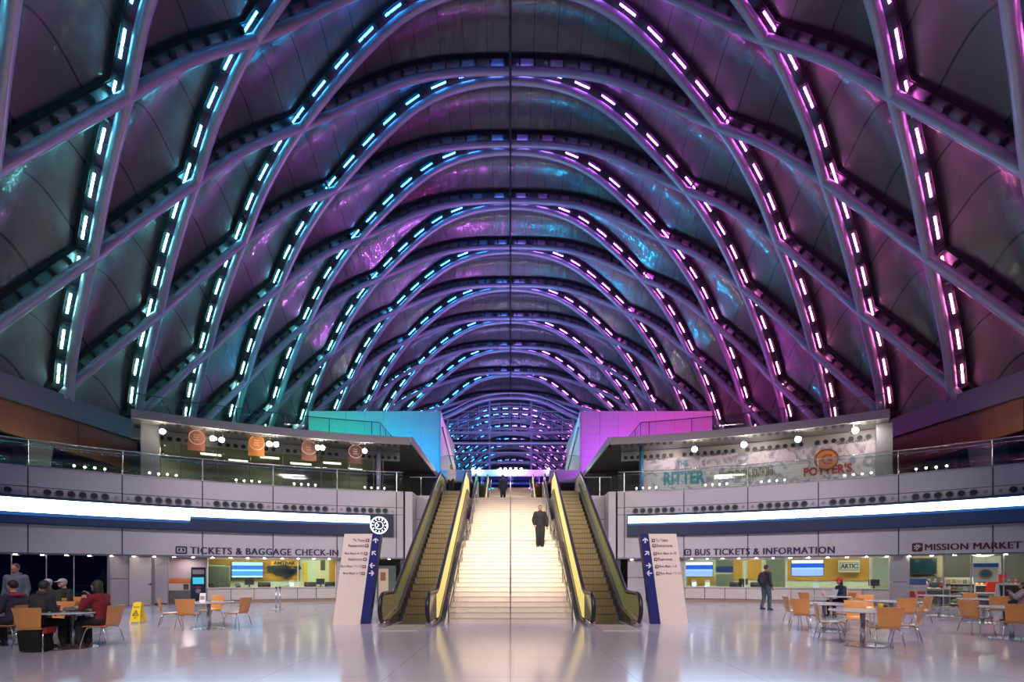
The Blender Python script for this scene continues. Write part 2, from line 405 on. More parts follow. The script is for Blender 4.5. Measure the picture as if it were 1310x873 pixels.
# floor
def floor_mat():
    m = bpy.data.materials.new('polished_floor'); m.use_nodes = True; nt = m.node_tree; b = nt.nodes['Principled BSDF']
    tc = nt.nodes.new('ShaderNodeTexCoord'); n = nt.nodes.new('ShaderNodeTexNoise'); n.inputs['Scale'].default_value = 60; n.inputs['Detail'].default_value = 4
    n2 = nt.nodes.new('ShaderNodeTexNoise'); n2.inputs['Scale'].default_value = .5; n2.inputs['Detail'].default_value = 3
    for q in (n, n2): nt.links.new(tc.outputs['Object'], q.inputs['Vector'])
    mx = nt.nodes.new('ShaderNodeMix'); mx.data_type = 'RGBA'; mx.inputs['A'].default_value = (.46,.44,.49,1); mx.inputs['B'].default_value = (.63,.60,.66,1)
    nt.links.new(n.outputs['Fac'], mx.inputs['Factor'])
    br = nt.nodes.new('ShaderNodeTexBrick'); br.offset = 0; br.inputs['Scale'].default_value = 1; br.inputs['Brick Width'].default_value = 1.8; br.inputs['Row Height'].default_value = 1.8
    br.inputs['Mortar Size'].default_value = .006; br.inputs['Color1'].default_value = (1,1,1,1); br.inputs['Color2'].default_value = (.93,.93,.95,1); br.inputs['Mortar'].default_value = (.55,.55,.58,1)
    nt.links.new(tc.outputs['Object'], br.inputs['Vector'])
    mu = nt.nodes.new('ShaderNodeMix'); mu.data_type = 'RGBA'; mu.blend_type = 'MULTIPLY'; mu.inputs['Factor'].default_value = 1
    nt.links.new(mx.outputs['Result'], mu.inputs['A']); nt.links.new(br.outputs['Color'], mu.inputs['B']); nt.links.new(mu.outputs['Result'], b.inputs['Base Color'])
    mr = nt.nodes.new('ShaderNodeMapRange'); mr.inputs['To Min'].default_value = .09; mr.inputs['To Max'].default_value = .20
    nt.links.new(n2.outputs['Fac'], mr.inputs['Value']); nt.links.new(mr.outputs[0], b.inputs['Roughness'])
    b.inputs['Specular IOR Level'].default_value = .5
    return m
struct(MB().box(-28, 28, -8, 60, -.2, 0).build('floor', floor_mat()))

PA = math.radians(5.6); PE = math.radians(10.7)       # bay angle, inner end of the curved walls
LEDW = emis('screen_white', (.50,.74,1.0), 10); LEDD = emis('screen_dark_blue', (.01,.04,.16), .3); LEDM = emis('screen_stripe', (.25,.6,1.0), 2.2)
NAVY = mat('navy_housing', (.02,.025,.06), .4)
DLGT = emis('downlight_lens', (1,.86,.66), 30)
BLACKHOLE = mat('nozzle_black', (.02,.025,.035), .5); NOZRIM = mat('nozzle_rim', (.4,.4,.45), .4, .5)
nz = MB(); nz.disc((0,0,0), (0,1,0), .145, .03, 18); nz.cur = 1; nz.ring((0,-.02,0), (0,1,0), .14, .018, 18, 5)
NOZ = nz.mesh('air_nozzle', [BLACKHOLE, NOZRIM])
sl = MB(); sl.disc((0,0,0), (0,1,0), .07, .05, 14); SML = sl.mesh('bay_spotlight', mat('small_lens', (.75,.74,.78), .2, .6))
dl = MB(); dl.disc((0,0,0), (0,0,1), .06, .02, 12); DLM = dl.mesh('downlight', DLGT)

def wseg(mb, px0, px1, z0, z1, Ra, Rb=None):
    Rb = Rb or Ra+.12; return mb.arc(Ra, Rb, phi(px0, Ra), phi(px1, Ra), z0, z1)

for s, nm in ((-1, 'left'), (1, 'right')):
    back = MB(); back.arc(R0+.04, R0+.5, s*PE, s*math.radians(56), 2.36, 6.05)
    wall = struct(back.build('wall_'+nm, DARKSEAM)); wall['label'] = f'curved white panelled wall on the {nm} of the concourse'
    up, lo, band = MB(), MB(), MB(); g = math.radians(.045)
    edges = [10.7, 11.4] + [11.4+5.6*i for i in range(1, 9)]
    ll = []
    for a, b in zip(edges[:-1], edges[1:]):
        a, b = math.radians(a)+g, math.radians(b)-g
        up.arc(R0, R0+.1, s*a, s*b, 5.24, 6.1); band.arc(R0, R0+.1, s*a, s*b, 4.84, 5.21)
        lo.arc(R0, R0+.1, s*a, s*b, 2.42, 4.81)
        if b-a > .05:
            for j in range(8):
                p = s*(a+(b-a)*(j+.5)/8); me = SML if j in (0, 7) else NOZ
                o = bpy.data.objects.new('bay_spotlight' if j in (0, 7) else 'air_nozzle', me); C.objects.link(o); o.parent = wall
                o.location = pol(R0-.02, p, 5.03); o.rotation_euler = (0,0,-p)
            for j in range(4):
                p = s*(a+(b-a)*(j+.5)/4); o = bpy.data.objects.new('downlight', DLM); C.objects.link(o); o.parent = wall
                o.location = pol(R0+.32, p, 2.335)
    end = MB(); end.obox(pol(R0+.35, s*(PE-.012), 4.2), (.2,0,0), (0,.6,0), (0,0,1.9))
    up.build('upper_panel', WHITE, wall); lo.build('lower_panel', WHITE, wall); band.build('nozzle_band', WHITE, wall)
    hd = MB(); hd.arc(R0+.02, R0+.6, s*PE, s*math.radians(56), 2.35, 2.415); hd.arc(R0-.03, R0+.06, s*PE, s*math.radians(56), 6.1, 6.14); hd.build('steel_header', CHROME, wall)
    end.build('end_panel', WHITE, wall)
    # long curved screen
    t = thing('ticker_screen', f'long curved glowing screen along the {nm} concourse wall above the shops', 'screen', pol(R0, s*.35, 4.2))
    p_in = phi(503.5 if s < 0 else 802.5, R0); p_out = s*math.radians(54)
    MB().arc(R0-.22, R0-.01, p_in, p_out, 3.62, 4.82).build('housing', NAVY, t, world=True)
    pa = phi(473 if s < 0 else 803.5, R0-.22); MB().arc(R0-.235, R0-.225, pa, p_out, 3.66, 4.78).build('dark_screen', LEDD, t, world=True)
    w = MB(); w.arc(R0-.25, R0-.237, pa, p_out, 4.32, 4.70); w.build('lit_screen', LEDW, t, world=True)
    if s < 0:
        q = phi(243, R0-.22); w = MB()
        w.arc(R0-.25, R0-.237, q, p_out, 4.12, 4.30); w.build('lit_screen', LEDW, t, world=True)
        w = MB(); w.arc(R0-.253, R0-.2505, phi(130), p_out, 4.24, 4.27); w.arc(R0-.253, R0-.2505, q, p_out, 4.16, 4.18); w.build('stripe', LEDM, t, world=True)
    q2 = phi(243, R0-.22) if s < 0 else p_out; MB().arc(R0-.243, R0-.237, pa, q2, 4.20, 4.31).build('bleed_strip', emis('screen_bleed_blue', (.02,.12,.42), .8), t, world=True)  # blue bleed of the lit band, put in as an emissive strip
    if s < 0: MB().arc(R0-.243, R0-.237, q2, p_out, 3.98, 4.11).build('bleed_strip', emis('screen_bleed_blue', (.02,.12,.42), .8), t, world=True)

# clock
WGL = emis('clock_glow', (.85,.95,1), 3)
cp = phi(485, R0-.3); cn = pol(1, cp)-pol(0, cp); cpos = pol(R0-.27, cp, 4.19)
t = thing('wall_clock', 'round glowing ring clock at the end of the left screen', 'clock', cpos, 0)
cx = Vector((math.cos(cp), -math.sin(cp), 0)); fn = -cn
MB().disc(cpos, cn, .50, .04, 32).build('clock_face', NAVY, t, world=True)
MB().ring(cpos+fn*.03, cn, .45, .035, 36).build('clock_rim', WGL, t, world=True)
mk = MB()
for k in range(12):
    a = k*PI/6; dr = cx*math.sin(a)+Vector((0,0,1))*math.cos(a); mk.obox(cpos+dr*.35+fn*.03, dr*.055, dr.cross(cn)*.022, cn*.01)
mk.build('hour_marks', WGL, t, world=True)
MB().ring(cpos+fn*.03, cn, .21, .016, 28).build('inner_ring', WGL, t, world=True)
for a, L in ((math.radians(-50), .17), (math.radians(-130), .26)):
    dr = cx*math.sin(a)+Vector((0,0,1))*math.cos(a); MB().obox(cpos+dr*L/2+fn*.045, dr*L/2, dr.cross(cn)*.016, cn*.01).build('clock_hand', WGL, t, world=True)

# wall lettering ----------------------------------------------------------
PURPLE = mat('letter_purple', (.03,.02,.08), .5); MAROON = mat('letter_maroon', (.10,.01,.025), .5); PALE = mat('letter_pale', (.7,.68,.72), .5)
def lettering(body, pa, pb, z0, z1, m, label, bold=.0, space=1.1):
    p0, p1 = phi(pa), phi(pb)
    words = MB(); text_arc(words, body, R0, p0, p1, z0, z1, bold=bold, space=space)
    o = words.build('wall_lettering', m); o.location = (0,0,0); tag(o, label, 'sign'); return o
lettering('TICKETS & BAGGAGE CHECK-IN', 243, 432, 2.50, 2.84, PURPLE, 'dark purple letters reading TICKETS & BAGGAGE CHECK-IN over the left counter')
lettering('BUS TICKETS & INFORMATION', 889, 1067, 2.52, 2.86, PURPLE, 'dark purple letters reading BUS TICKETS & INFORMATION over the right counter')
lettering('MISSION MARKET', 1183, 1306, 2.57, 2.86, MAROON, 'maroon letters reading MISSION MARKET over the shop at far right', bold=.0, space=1.05)
def icon(px, w, z, h, m, kind, label):
    p = phi(px); c = pol(R0-.02, p, z); ux = Vector((math.cos(p), -math.sin(p), 0)); n = Vector((math.sin(p), math.cos(p), 0))
    t = thing('wall_symbol', label, 'sign', c)
    r = .07; pts = []
    for cx_, cz_, a0 in ((w/2-r, h/2-r, 0), (-w/2+r, h/2-r, 90), (-w/2+r, -h/2+r, 180), (w/2-r, -h/2+r, 270)):
        for k in range(4): a = math.radians(a0+k*30); pts.append(c+ux*(cx_+r*math.cos(a))+Vector((0,0,cz_+r*math.sin(a))))
    MB().prism(pts, n*.03).build('plate', m, t, world=True)
    g = MB(); f = -n*.015
    def b(x0, x1, z0, z1): g.obox(c+f+ux*(x0+x1)/2*w+Vector((0,0,(z0+z1)/2*h)), ux*(x1-x0)/2*w, n*.01, (0,0,(z1-z0)/2*h))
    if kind == 'bag': b(-.35,-.1,.22,.3); b(-.35,-.27,-.3,.3); b(-.35,.35,-.3,-.2); b(.27,.35,-.3,.3); b(.1,.35,.22,.3); b(-.05,.05,-.1,.32); b(-.12,.12,-.12,-.02)
    if kind == 'G': b(-.25,.28,.2,.32); b(-.28,-.14,-.32,.32); b(-.25,.28,-.32,-.2); b(.15,.28,-.32,.05); b(0,.28,-.03,.08)
    if kind == 'leaf':
        for a in (20, 60, 100, 150, 210, 260): g.obox(c+f+ux*.10*math.cos(math.radians(a))+Vector((0,0,.10*math.sin(math.radians(a)))), ux*.04*math.cos(math.radians(a))+Vector((0,0,.04*math.sin(math.radians(a)))), n*.01, ux*-.02*math.sin(math.radians(a))+Vector((0,0,.02*math.cos(math.radians(a)))))
        g.ring(c+f, n, .05, .014, 14)
    g.build('symbol', PALE, t, world=True)
icon(232, .48, 2.67, .38, PURPLE, 'bag', 'purple baggage symbol left of the TICKETS & BAGGAGE lettering')
icon(880, .36, 2.69, .36, PURPLE, 'G', 'purple letter G symbol left of the BUS TICKETS lettering')
icon(1173.5, .38, 2.72, .40, MAROON, 'leaf', 'maroon leaf emblem left of the MISSION MARKET lettering')

# ground floor behind the fascia ------------------------------------------
RW = R0+.62                   # recessed wall radius
GREYW = mat('grey_wall', (.44,.42,.45), .4); MAUVE = mat('alcove_wall', (.36,.31,.33), .5); DOORW = mat('door_white', (.62,.58,.60), .4)
DARKG = glass('dark_shop_glass', (.10,.12,.2), .10, .02); CLEARG = glass('clear_shop_glass', (.88,.95,.9), .05, .01)
FR = mat('frame_grey', (.28,.27,.30), .35, .4)
wl = MB()
wseg(wl, 141, 165, 0, 1.27, RW); wseg(wl, 141, 165, 1.30, 2.35, RW); wseg(wl, 198, 214, .08, 2.35, RW); wseg(wl, 431, 452, 0, 2.35, RW-.3); wseg(wl, 453, 483, 0, 1.3, RW-.3); wseg(wl, 453, 483, 1.33, 2.35, RW-.3)
wleft = bpy.data.objects['wall_left']; wright = bpy.data.objects['wall_right']
wl.build('ground_panel', GREYW, wleft)
wseg(MB(), 137, 141, 0, 2.35, RW-.03, RW+.15).build('post', FR, wleft)
wr = MB(); wseg(wr, 1138, 1162, 0, 1.12, RW-.25); wseg(wr, 1138, 1162, 1.15, 2.35, RW-.25); wseg(wr, 803, 826, 0, 1.3, RW-.3); wseg(wr, 803, 826, 1.33, 2.35, RW-.3); wseg(wr, 827, 875, 0, 1.3, RW-.3); wseg(wr, 827, 875, 1.33, 2.35, RW-.3)
wr.build('ground_panel', GREYW, wright)
# door
o = struct(wseg(MB(), 165.5, 193.5, 0.01, 2.3, RW-.02, RW+.04).build('door_1', DOORW)); o['label'] = 'plain white door in the left concourse wall'
hd = MB(); p = phi(190.5); hd.obox(pol(RW-.07, p, 1.02), (.07,0,0), (0,.02,0), (0,0,.015)); hd.disc(pol(RW-.04, phi(192), 1.02), pol(1, p)-pol(0, p), .035, .03); hd.build('door_handle', CHROME, o)
fm = MB(); wseg(fm, 164, 165.4, 0, 2.35, RW-.05, RW+.05); wseg(fm, 193.6, 198, 0, 2.35, RW-.05, RW+.05); wseg(fm, 164, 198, 2.3, 2.35, RW-.05, RW+.05); fm.build('door_frame', FR, o)
# dark glazing at far left
o = struct(wseg(MB(), -160, 137, 0.05, 2.33, RW, RW+.03).build('window_2', DARKG)); o['label'] = 'dark floor-to-ceiling glazing with slim mullions at far left'
fm = MB()
for x in (-60, 14.6, 59.3, 94.5): wseg(fm, x-.7, x+.7, 0, 2.35, RW-.06, RW+.06)
wseg(fm, -160, 137, 0, .06, RW-.06, RW+.06); fm.build('window_frame', mat('mullion_light', (.5,.5,.53), .3, .4), o)
# alcove
al = MB(); wseg(al, 214, 264, 0, 2.4, RW+1.3, RW+1.4); [al.prism([pol(RW+.02, phi(x, RW)-w, 0), pol(RW+.02, phi(x, RW)+w, 0), pol(RW+1.3, phi(x+k, RW+1.3)+w, 0), pol(RW+1.3, phi(x+k, RW+1.3)-w, 0)], (0,0,2.4)) for x, k, w in ((214.3, 1, .001), (264.3, 1.5, .001))]
al.build('alcove', MAUVE, wleft)
# back walls, ceilings of the shops
for s, nm, w in ((-1, 'left', wleft), (1, 'right', wright)):
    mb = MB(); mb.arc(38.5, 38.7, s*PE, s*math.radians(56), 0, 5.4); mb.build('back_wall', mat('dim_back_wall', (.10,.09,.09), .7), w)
    mb = MB(); mb.arc(R0+.6, 38.5, s*PE, s*math.radians(56), 2.95, 3.0); mb.build('shop_ceiling', mat('shop_ceiling', (.5,.5,.48), .6), w)
    mb = MB(); mb.arc(R0+.55, R0+.6, s*PE, s*math.radians(56), 2.35, 3.0); mb.build('header_back', DKGREY, w)

OCHRE = mat('ochre_veneer', (.50,.27,.05), .4, noise=.12, nscale=3); PALEG = mat('pale_green_wall', (.55,.62,.50), .5); CREAM = mat('cream_front', (.66,.60,.56), .35)
BEIGE = mat('kick_beige', (.36,.28,.23), .5); GREENG = mat('grey_green', (.17,.20,.17), .4)
def counter(px0, px1, splits, label, nm, posts, s):
    t = thing('ticket_counter', label, 'counter', pol(RW, phi((px0+px1)/2), 0))
    top = MB(); wseg(top, px0, px1, .77, .81, RW-.18, RW+.55); top.build('countertop', mat('counter_white', (.72,.68,.66), .25), t, world=True)
    fr = MB(); ed = [px0]+splits+[px1]
    for a, b in zip(ed[:-1], ed[1:]): wseg(fr, a+.4, b-.4, .17, .765, RW-.1, RW-.02)
    fr.build('front_panel', CREAM, t, world=True)
    wseg(MB(), px0, px1, .1, .77, RW-.02, RW+.03).build('carcass', DARKSEAM, t, world=True)
    wseg(MB(), px0, px1, 0, .16, RW-.04, RW+.0).build('kickboard', BEIGE, t, world=True)
    g = struct(wseg(MB(), px0, px1, .81, 2.33, RW-.02, RW).build('window_3' if s < 0 else 'window_4', CLEARG)); g['label'] = f'glazed screen above the {nm} ticket counter'
    fm = MB(); wseg(fm, px0, px1, 2.27, 2.33, RW-.05, RW+.03)
    for x in posts: wseg(fm, x-.6, x+.6, .81, 2.33, RW-.05, RW+.02)
    fm.build('window_frame', mat('frame_white', (.7,.7,.68), .3), g)
    return t
counter(265, 430, [295.5, 325, 353, 380.5, 404.5], 'cream panelled ticket counter under the TICKETS & BAGGAGE CHECK-IN lettering', 'left', [265.5, 429.5, 381], -1)
counter(876, 1138, [901.5, 927.5, 954.3, 982, 1012, 1042, 1072, 1104], 'cream panelled ticket counter under the BUS TICKETS & INFORMATION lettering', 'right', [876.8, 953, 1006, 1137.5, 1113], 1)
RB = 36.2
def backpiece(px0, px1, y0, y1, m, w, name, R=RB, off=0):
    d = dR(px0/2+px1/2, R-off); z0, z1 = EYE+(HY-y1)*d/F, EYE+(HY-y0)*d/F
    mb = MB(); mb.arc(R-off, R-off+.05, phi(px0, R-off), phi(px1, R-off), z0, z1); return mb.build(name, m, w)
backpiece(200, 445, 705, 780, PALEG, wleft, 'office_wall'); backpiece(840, 1142, 700, 780, PALEG, wright, 'office_wall')
backpiece(265, 295, 706, 722, OCHRE, wleft, 'veneer_panel', off=.06); backpiece(288, 384, 706, 743, OCHRE, wleft, 'veneer_panel', off=.06); backpiece(388, 393, 720, 752, mat('yellow_door', (.62,.42,.04), .5), wleft, 'yellow_panel', off=.06)
backpiece(410, 416, 716, 730, DKGREY, wleft, 'office_doorway', off=.05); backpiece(421, 432, 712, 750, OCHRE, wleft, 'veneer_panel', off=.06); backpiece(404, 421, 708, 750, mat('office_curtain', (.62,.60,.42), .6), wleft, 'office_blind', off=.03)
backpiece(938, 950, 712, 742, OCHRE, wright, 'veneer_panel', off=.06); backpiece(956, 974, 712, 742, OCHRE, wright, 'veneer_panel', off=.06); backpiece(916, 938, 735, 750, GREENG, wright, 'roller_blind', off=.06); backpiece(916, 938, 725, 732, mat('navy_sign', (.02,.04,.22), .4), wright, 'navy_board', off=.08)
backpiece(916, 938, 712, 724, GREENG, wright, 'roller_blind', off=.06); backpiece(980, 1004, 714, 752, GREENG, wright, 'glass_door', off=.06); backpiece(1008, 1112, 710, 743, OCHRE, wright, 'veneer_panel', off=.06); backpiece(1116, 1138, 710, 752, mat('grey_green2', (.26,.30,.27), .4), wright, 'grey_panel', off=.06); backpiece(880, 914, 738, 748, OCHRE, wright, 'veneer_panel', off=.06)

def flat_frame(px, py, R, w_px, h_px):
    d = dR(px, R); c = at(px, py, d); p = math.atan2(c.x, c.y-CY)
    ux = Vector((math.cos(p), -math.sin(p), 0)); n = Vector((math.sin(p), math.cos(p), 0)); k = d/F
    return c, ux, n, w_px*k/2/max(.6, ux.x-ux.y*abs(c.x)/max(c.y,1)*-1 if False else math.cos(p)+math.sin(p)*((px-VX)/F)), h_px*k/2
def tv(px0, px1, y0, y1, R, label, bands):
    px, py = (px0+px1)/2, (y0+y1)/2; c, ux, n, hw, hh = flat_frame(px, py, R, px1-px0, y1-y0)
    t = thing('information_screen', label, 'screen', c)
    MB().obox(c+n*.05, ux*(hw+.03), n*.04, (0,0,hh+.03)).build('screen_housing', DKGREY, t, world=True)
    z = hh
    for i, (h, col, e) in enumerate(bands):
        zz = h*2*hh; MB().obox(c+Vector((0,0,z-zz/2)), ux*hw, n*.008, (0,0,zz/2)).build('screen_band', emis('tv%d%s' % (i, str(col)), col, e), t, world=True); z -= zz
tv(297, 336.5, 719.5, 739, 35.9, 'blue banded departure screen behind the left ticket counter', [(.22,(.45,.8,1),1.6),(.26,(.02,.2,.85),1.2),(.12,(.35,.75,1),1.6),(.30,(.08,.35,.9),1.4),(.10,(.5,.85,1),1.8)])
tv(877, 911.5, 719.5, 738, 33.2, 'blue and white departure screen at the left end of the right ticket counter', [(.2,(.7,.85,1),2),(.3,(.02,.12,.8),1.2),(.1,(.4,.6,1),1.5),(.4,(.35,.5,1),1.4)])
tv(1012.5, 1053, 717, 737, 33.6, 'blue and white departure screen in the middle of the right ticket counter', [(.2,(.7,.85,1),2),(.28,(.02,.12,.8),1.2),(.12,(.4,.6,1),1.5),(.4,(.35,.5,1),1.4)])
# eagle board on the left, grey board on the right
c, ux, n, hw, hh = flat_frame(364, 729, 36.0, 40, 22)
t = thing('airline_board', 'yellow board with dark winged emblem behind the left ticket counter', 'sign', c)
MB().obox(c+n*.02+Vector((0,0,hh*.72)), ux*hw*.86, n*.02, (0,0,hh*.28)).build('board', mat('sign_yellow', (.75,.40,.04), .4), t, world=True)
w = MB(); up = Vector((0,0,1))
for i, (x0, z0, x1, z1, th) in enumerate(((-1.1,.1,.15,.25,.16),(-.7,-.25,.3,.15,.17),(-.35,-.5,.45,.05,.17),(-.05,-.85,.6,-.05,.18),(.25,-.6,.8,.05,.16),(.5,-.15,1.05,.3,.12))):
    a, b = c+ux*hw*x0+up*hh*z0, c+ux*hw*x1+up*hh*z1; dv = (b-a); w.obox((a+b)/2-n*.02, dv/2, dv.normalized().cross(n)*th, n*.02)
w.build('winged_emblem', mat('emblem_dark', (.02,.03,.05), .5), t, world=True)
w = MB(); text_plane(w, 'AMTRAK', c+ux*(-hw*.7)+up*hh*.56-n*.02, ux, up, hw*1.4, .2, bold=.02); w.build('board_lettering', mat('emblem_dark', (.02,.03,.05), .5), t, world=True)
c, ux, n, hw, hh = flat_frame(1086, 725, 35.8, 27, 15)
t = thing('company_board', 'pale grey board with outlined lettering behind the right ticket counter', 'sign', c)
MB().obox(c, ux*hw, n*.02, (0,0,hh)).build('board', mat('board_grey', (.50,.52,.50), .4), t, world=True)
w = MB(); text_plane(w, 'ARTIC', c+ux*(-hw*.78)+up*(-hh*.35)-n*.03, ux, up, hw*1.56, hh*.8, bold=.02)
for a, b in ((-1,.45),(1,.55)): w.obox(c+up*hh*.62*a-n*.03, ux*hw*.86, n*.006, up*.012); w.obox(c+ux*hw*.86*a-n*.03, ux*.012, n*.006, up*hh*.62)
w.build('board_lettering', mat('emblem_dark', (.02,.03,.05), .5), t, world=True)

# things on the counters
def on_counter(px, kind, label, group=None, R=None):
    R = R or RW+.3; p = phi(px, R); c = pol(R, p, .811); t = thing(kind[0], label, kind[1], c, -p, group)
    k = kind[0]
    if k == 'computer_monitor':
        MB().box(-.22,.22,-.03,.01,.12,.44).build('display', DKGREY, t); MB().box(-.03,.03,0,.04,0,.2).build('stand', BLACK, t); MB().box(-.11,.11,-.07,.09,0,.015).build('foot', BLACK, t)
    elif k == 'ticket_printer':
        m = MB(); m.prism([(-.3,-.15,0),(-.3,.2,0),(-.3,.2,.26),(-.3,0,.26),(-.3,-.15,.12)], (.6,0,0)); m.build('printer_body', BLACK, t, bevel=.015); MB().box(-.2,.2,-.16,-.14,.05,.08).build('paper_slot', CHROME, t)
    elif k == 'desk_telephone':
        m = MB(); m.prism([(-.12,-.1,0),(-.12,.12,0),(-.12,.12,.1),(-.12,-.1,.04)], (.24,0,0)); m.build('telephone_base', BLACK, t); MB().tube([(-.14,-.02,.10),(-.14,0,.15),(.02,.02,.17),(.06,.02,.13)], .025).build('handset', BLACK, t)
    elif k == 'paper_stack':
        MB().box(-.16,.16,-.1,.1,0,.12).build('sheets', mat('paper', (.75,.74,.68), .7), t, bevel=.01); MB().box(-.17,.17,-.11,.11,.12,.13).build('cover_sheet', mat('paper2', (.8,.8,.78), .6), t)
    elif k == 'brochure_holder':
        m = MB(); m.prism([(-.12,-.02,0),(-.12,.1,0),(-.12,.12,.34),(-.12,.09,.34)], (.24,0,0)); m.build('holder', mat('acrylic', (.5,.6,.6), .2), t); MB().box(-.1,.1,.06,.09,.1,.38).build('leaflets', mat('paper', (.75,.74,.68), .7), t)
MON, PRN, TEL, PAP, BRO = ('computer_monitor','monitor'), ('ticket_printer','printer'), ('desk_telephone','telephone'), ('paper_stack','paper'), ('brochure_holder','leaflet holder')
on_counter(305, TEL, 'black telephone under the blue screen on the left counter'); on_counter(319, MON, 'black monitor under the blue screen on the left counter')
on_counter(338, PRN, 'wide black printer in the middle of the left counter'); on_counter(366, PAP, 'small stack of pale papers on the left counter beside the leaflet holder'); on_counter(373, BRO, 'leaflet holder on the left counter below the yellow board')
on_counter(397, PRN, 'black printer near the right end of the left counter'); on_counter(410, MON, 'black monitor near the right end of the left counter'); on_counter(423, PRN, 'black printer at the very right end of the left counter')
on_counter(271, TEL, 'dark telephone at the left end of the left counter')
on_counter(941, PRN, 'black printer below the first ochre panel of the right counter'); on_counter(951, MON, 'tilted black monitor at the mullion of the right counter'); on_counter(968, PRN, 'wide dark printer beside the walking man on the right counter')
on_counter(1118, MON, 'dark tilted monitor at the right end of the right counter'); on_counter(888, BRO, 'leaflet holder at the left end of the right counter'); on_counter(905, BRO, 'leaflet holder below the left blue screen of the right counter'); on_counter(1044, BRO, 'small leaflet holder right of the middle screen on the right counter')
# tall grey cabinet in left office
p = phi(281, 35.2); t = thing('filing_cabinet', 'tall dark grey-green cabinet behind the left end of the left counter', 'cabinet', pol(35.2, p, 0), -p)
MB().box(-.55,.5,-.3,.3,0,1.95).build('cabinet_body', GREENG, t, bevel=.02); MB().box(-.48,-.02,-.33,-.3,.1,1.88).build('cabinet_door', mat('grey_green3', (.14,.16,.14), .35), t); MB().box(.02,.44,-.33,-.3,.1,1.88).build('cabinet_door', mat('grey_green3', (.14,.16,.14), .35), t)

# vending machines in the alcove
p = phi(230, RW+.9); c = pol(RW+.9, p, 0); t = thing('photo_ticket_machine', 'low grey machine with orange and white front in the left alcove', 'ticket machine', c, -p)
MB().box(-.5,.5,-.35,.3,0,1.28).build('machine_body', mat('machine_grey', (.20,.19,.21), .4), t, bevel=.02)
MB().box(-.46,.46,-.38,-.35,1.06,1.25).build('orange_header', mat('machine_orange', (.75,.19,.03), .4), t); MB().box(-.46,.46,-.38,-.35,.68,1.04).build('white_front', mat('machine_white', (.62,.55,.52), .4), t)
MB().box(.18,.40,-.41,-.38,.72,1.0).build('dark_window', DKGREY, t, bevel=.04); MB().box(-.48,.48,-.37,-.35,.08,.64).build('lower_door', mat('machine_grey2', (.15,.145,.16), .4), t)
p = phi(254, RW+.5); c = pol(RW+.5, p, 0); t = thing('ticket_kiosk', 'tall dark blue kiosk with lit cyan screen in the left alcove', 'kiosk', c, -p)
m = MB(); m.prism([(-.32,-.2,0),(-.32,.3,0),(-.32,.3,1.85),(-.32,-.05,1.85),(-.32,-.12,.9)], (.64,0,0)); m.build('kiosk_body', mat('kiosk_navy', (.012,.02,.05), .35), t, bevel=.015)
MB().box(-.25,.25,-.15,-.09,1.5,1.74).build('kiosk_poster', mat('poster_grey', (.28,.27,.3), .4), t); MB().box(-.24,.24,-.18,-.11,1.0,1.34).build('kiosk_screen', emis('kiosk_cyan', (.05,.55,.75), 1.0), t)
MB().box(-.12,.12,-.2,-.15,.80,.86).build('red_strip', mat('kred', (.5,.03,.02), .4), t); MB().disc((0,-.2,.65), (0,1,0), .12, .05).build('kiosk_dial', CHROME, t)

# ============================================================ MISSION MARKET SHOP
o = struct(wseg(MB(), 1162, 1420, 0.0, .02, RW, RW+.02).build('window_5', FR)); fm = MB()
o['label'] = 'open shop front with slim posts below the MISSION MARKET lettering'
for x in (1162.8, 1207, 1242.3, 1284.3, 1330): wseg(fm, x-.8, x+.8, 0, 2.35, RW-.06, RW+.06)
fm.build('window_frame', mat('mullion_light', (.5,.5,.53), .3, .4), o)
backpiece(1150, 1420, 705, 790, mat('shop_back', (.09,.095,.085), .6), wright, 'shop_wall', R=37.6); backpiece(1164, 1206, 712, 790, mat('shop_olive', (.30,.29,.17), .6), wright, 'shop_wall', R=37.2); backpiece(1244, 1281, 712, 740, mat('shop_greyg', (.22,.24,.23), .5), wright, 'shop_wall', R=37.3)
def shop(px, R, name, label, cat, group=None):
    p = phi(px, R); return thing(name, label, cat, pol(R, p, 0), -p, group)
t = shop(1181, 37.0, 'menu_screen', 'black wall screen at the left of the market shop', 'screen'); t.location.z = 0
MB().box(-.55,.55,-.1,-.02,1.5,2.35).build('screen_housing', BLACK, t); MB().box(-.5,.5,-.115,-.1,1.55,2.3).build('screen_glass', mat('screen_off', (.01,.03,.04), .1), t)
# snack rack with packets
t = shop(1227, 34.6, 'snack_rack', 'white wire rack of snack packets in the middle of the market shop', 'rack')
RKW = mat('rack_white', (.62,.62,.60), .4)
for x in (-.52,.52): MB().box(x-.03,x+.03,-.3,.3,0,1.35).build('side_panel', RKW, t)
MB().box(-.52,.52,.26,.3,0,1.35).build('back_panel', RKW, t)
for i in range(4): MB().box(-.5,.5,-.3,.28,.12+.30*i,.15+.30*i).build('shelf', RKW, t)
pk = [mat('packet%d' % i, c, .35) for i, c in enumerate([(.55,.55,.45),(.25,.42,.2),(.6,.6,.6),(.5,.4,.15),(.35,.15,.08),(.2,.25,.4)])]
packs = []
for m_ in pk:
    b = MB(); b.prism([(-.075,-.03,0),(.075,-.03,0),(.085,-.05,.09),(.075,-.02,.2),(-.075,-.02,.2),(-.085,-.05,.09)], (0,.06,0)); packs.append(b.mesh('snack_packet', m_))
p = t.rotation_euler.z; base = t.matrix_basis
shelfname = ['bottom', 'second', 'third', 'top']
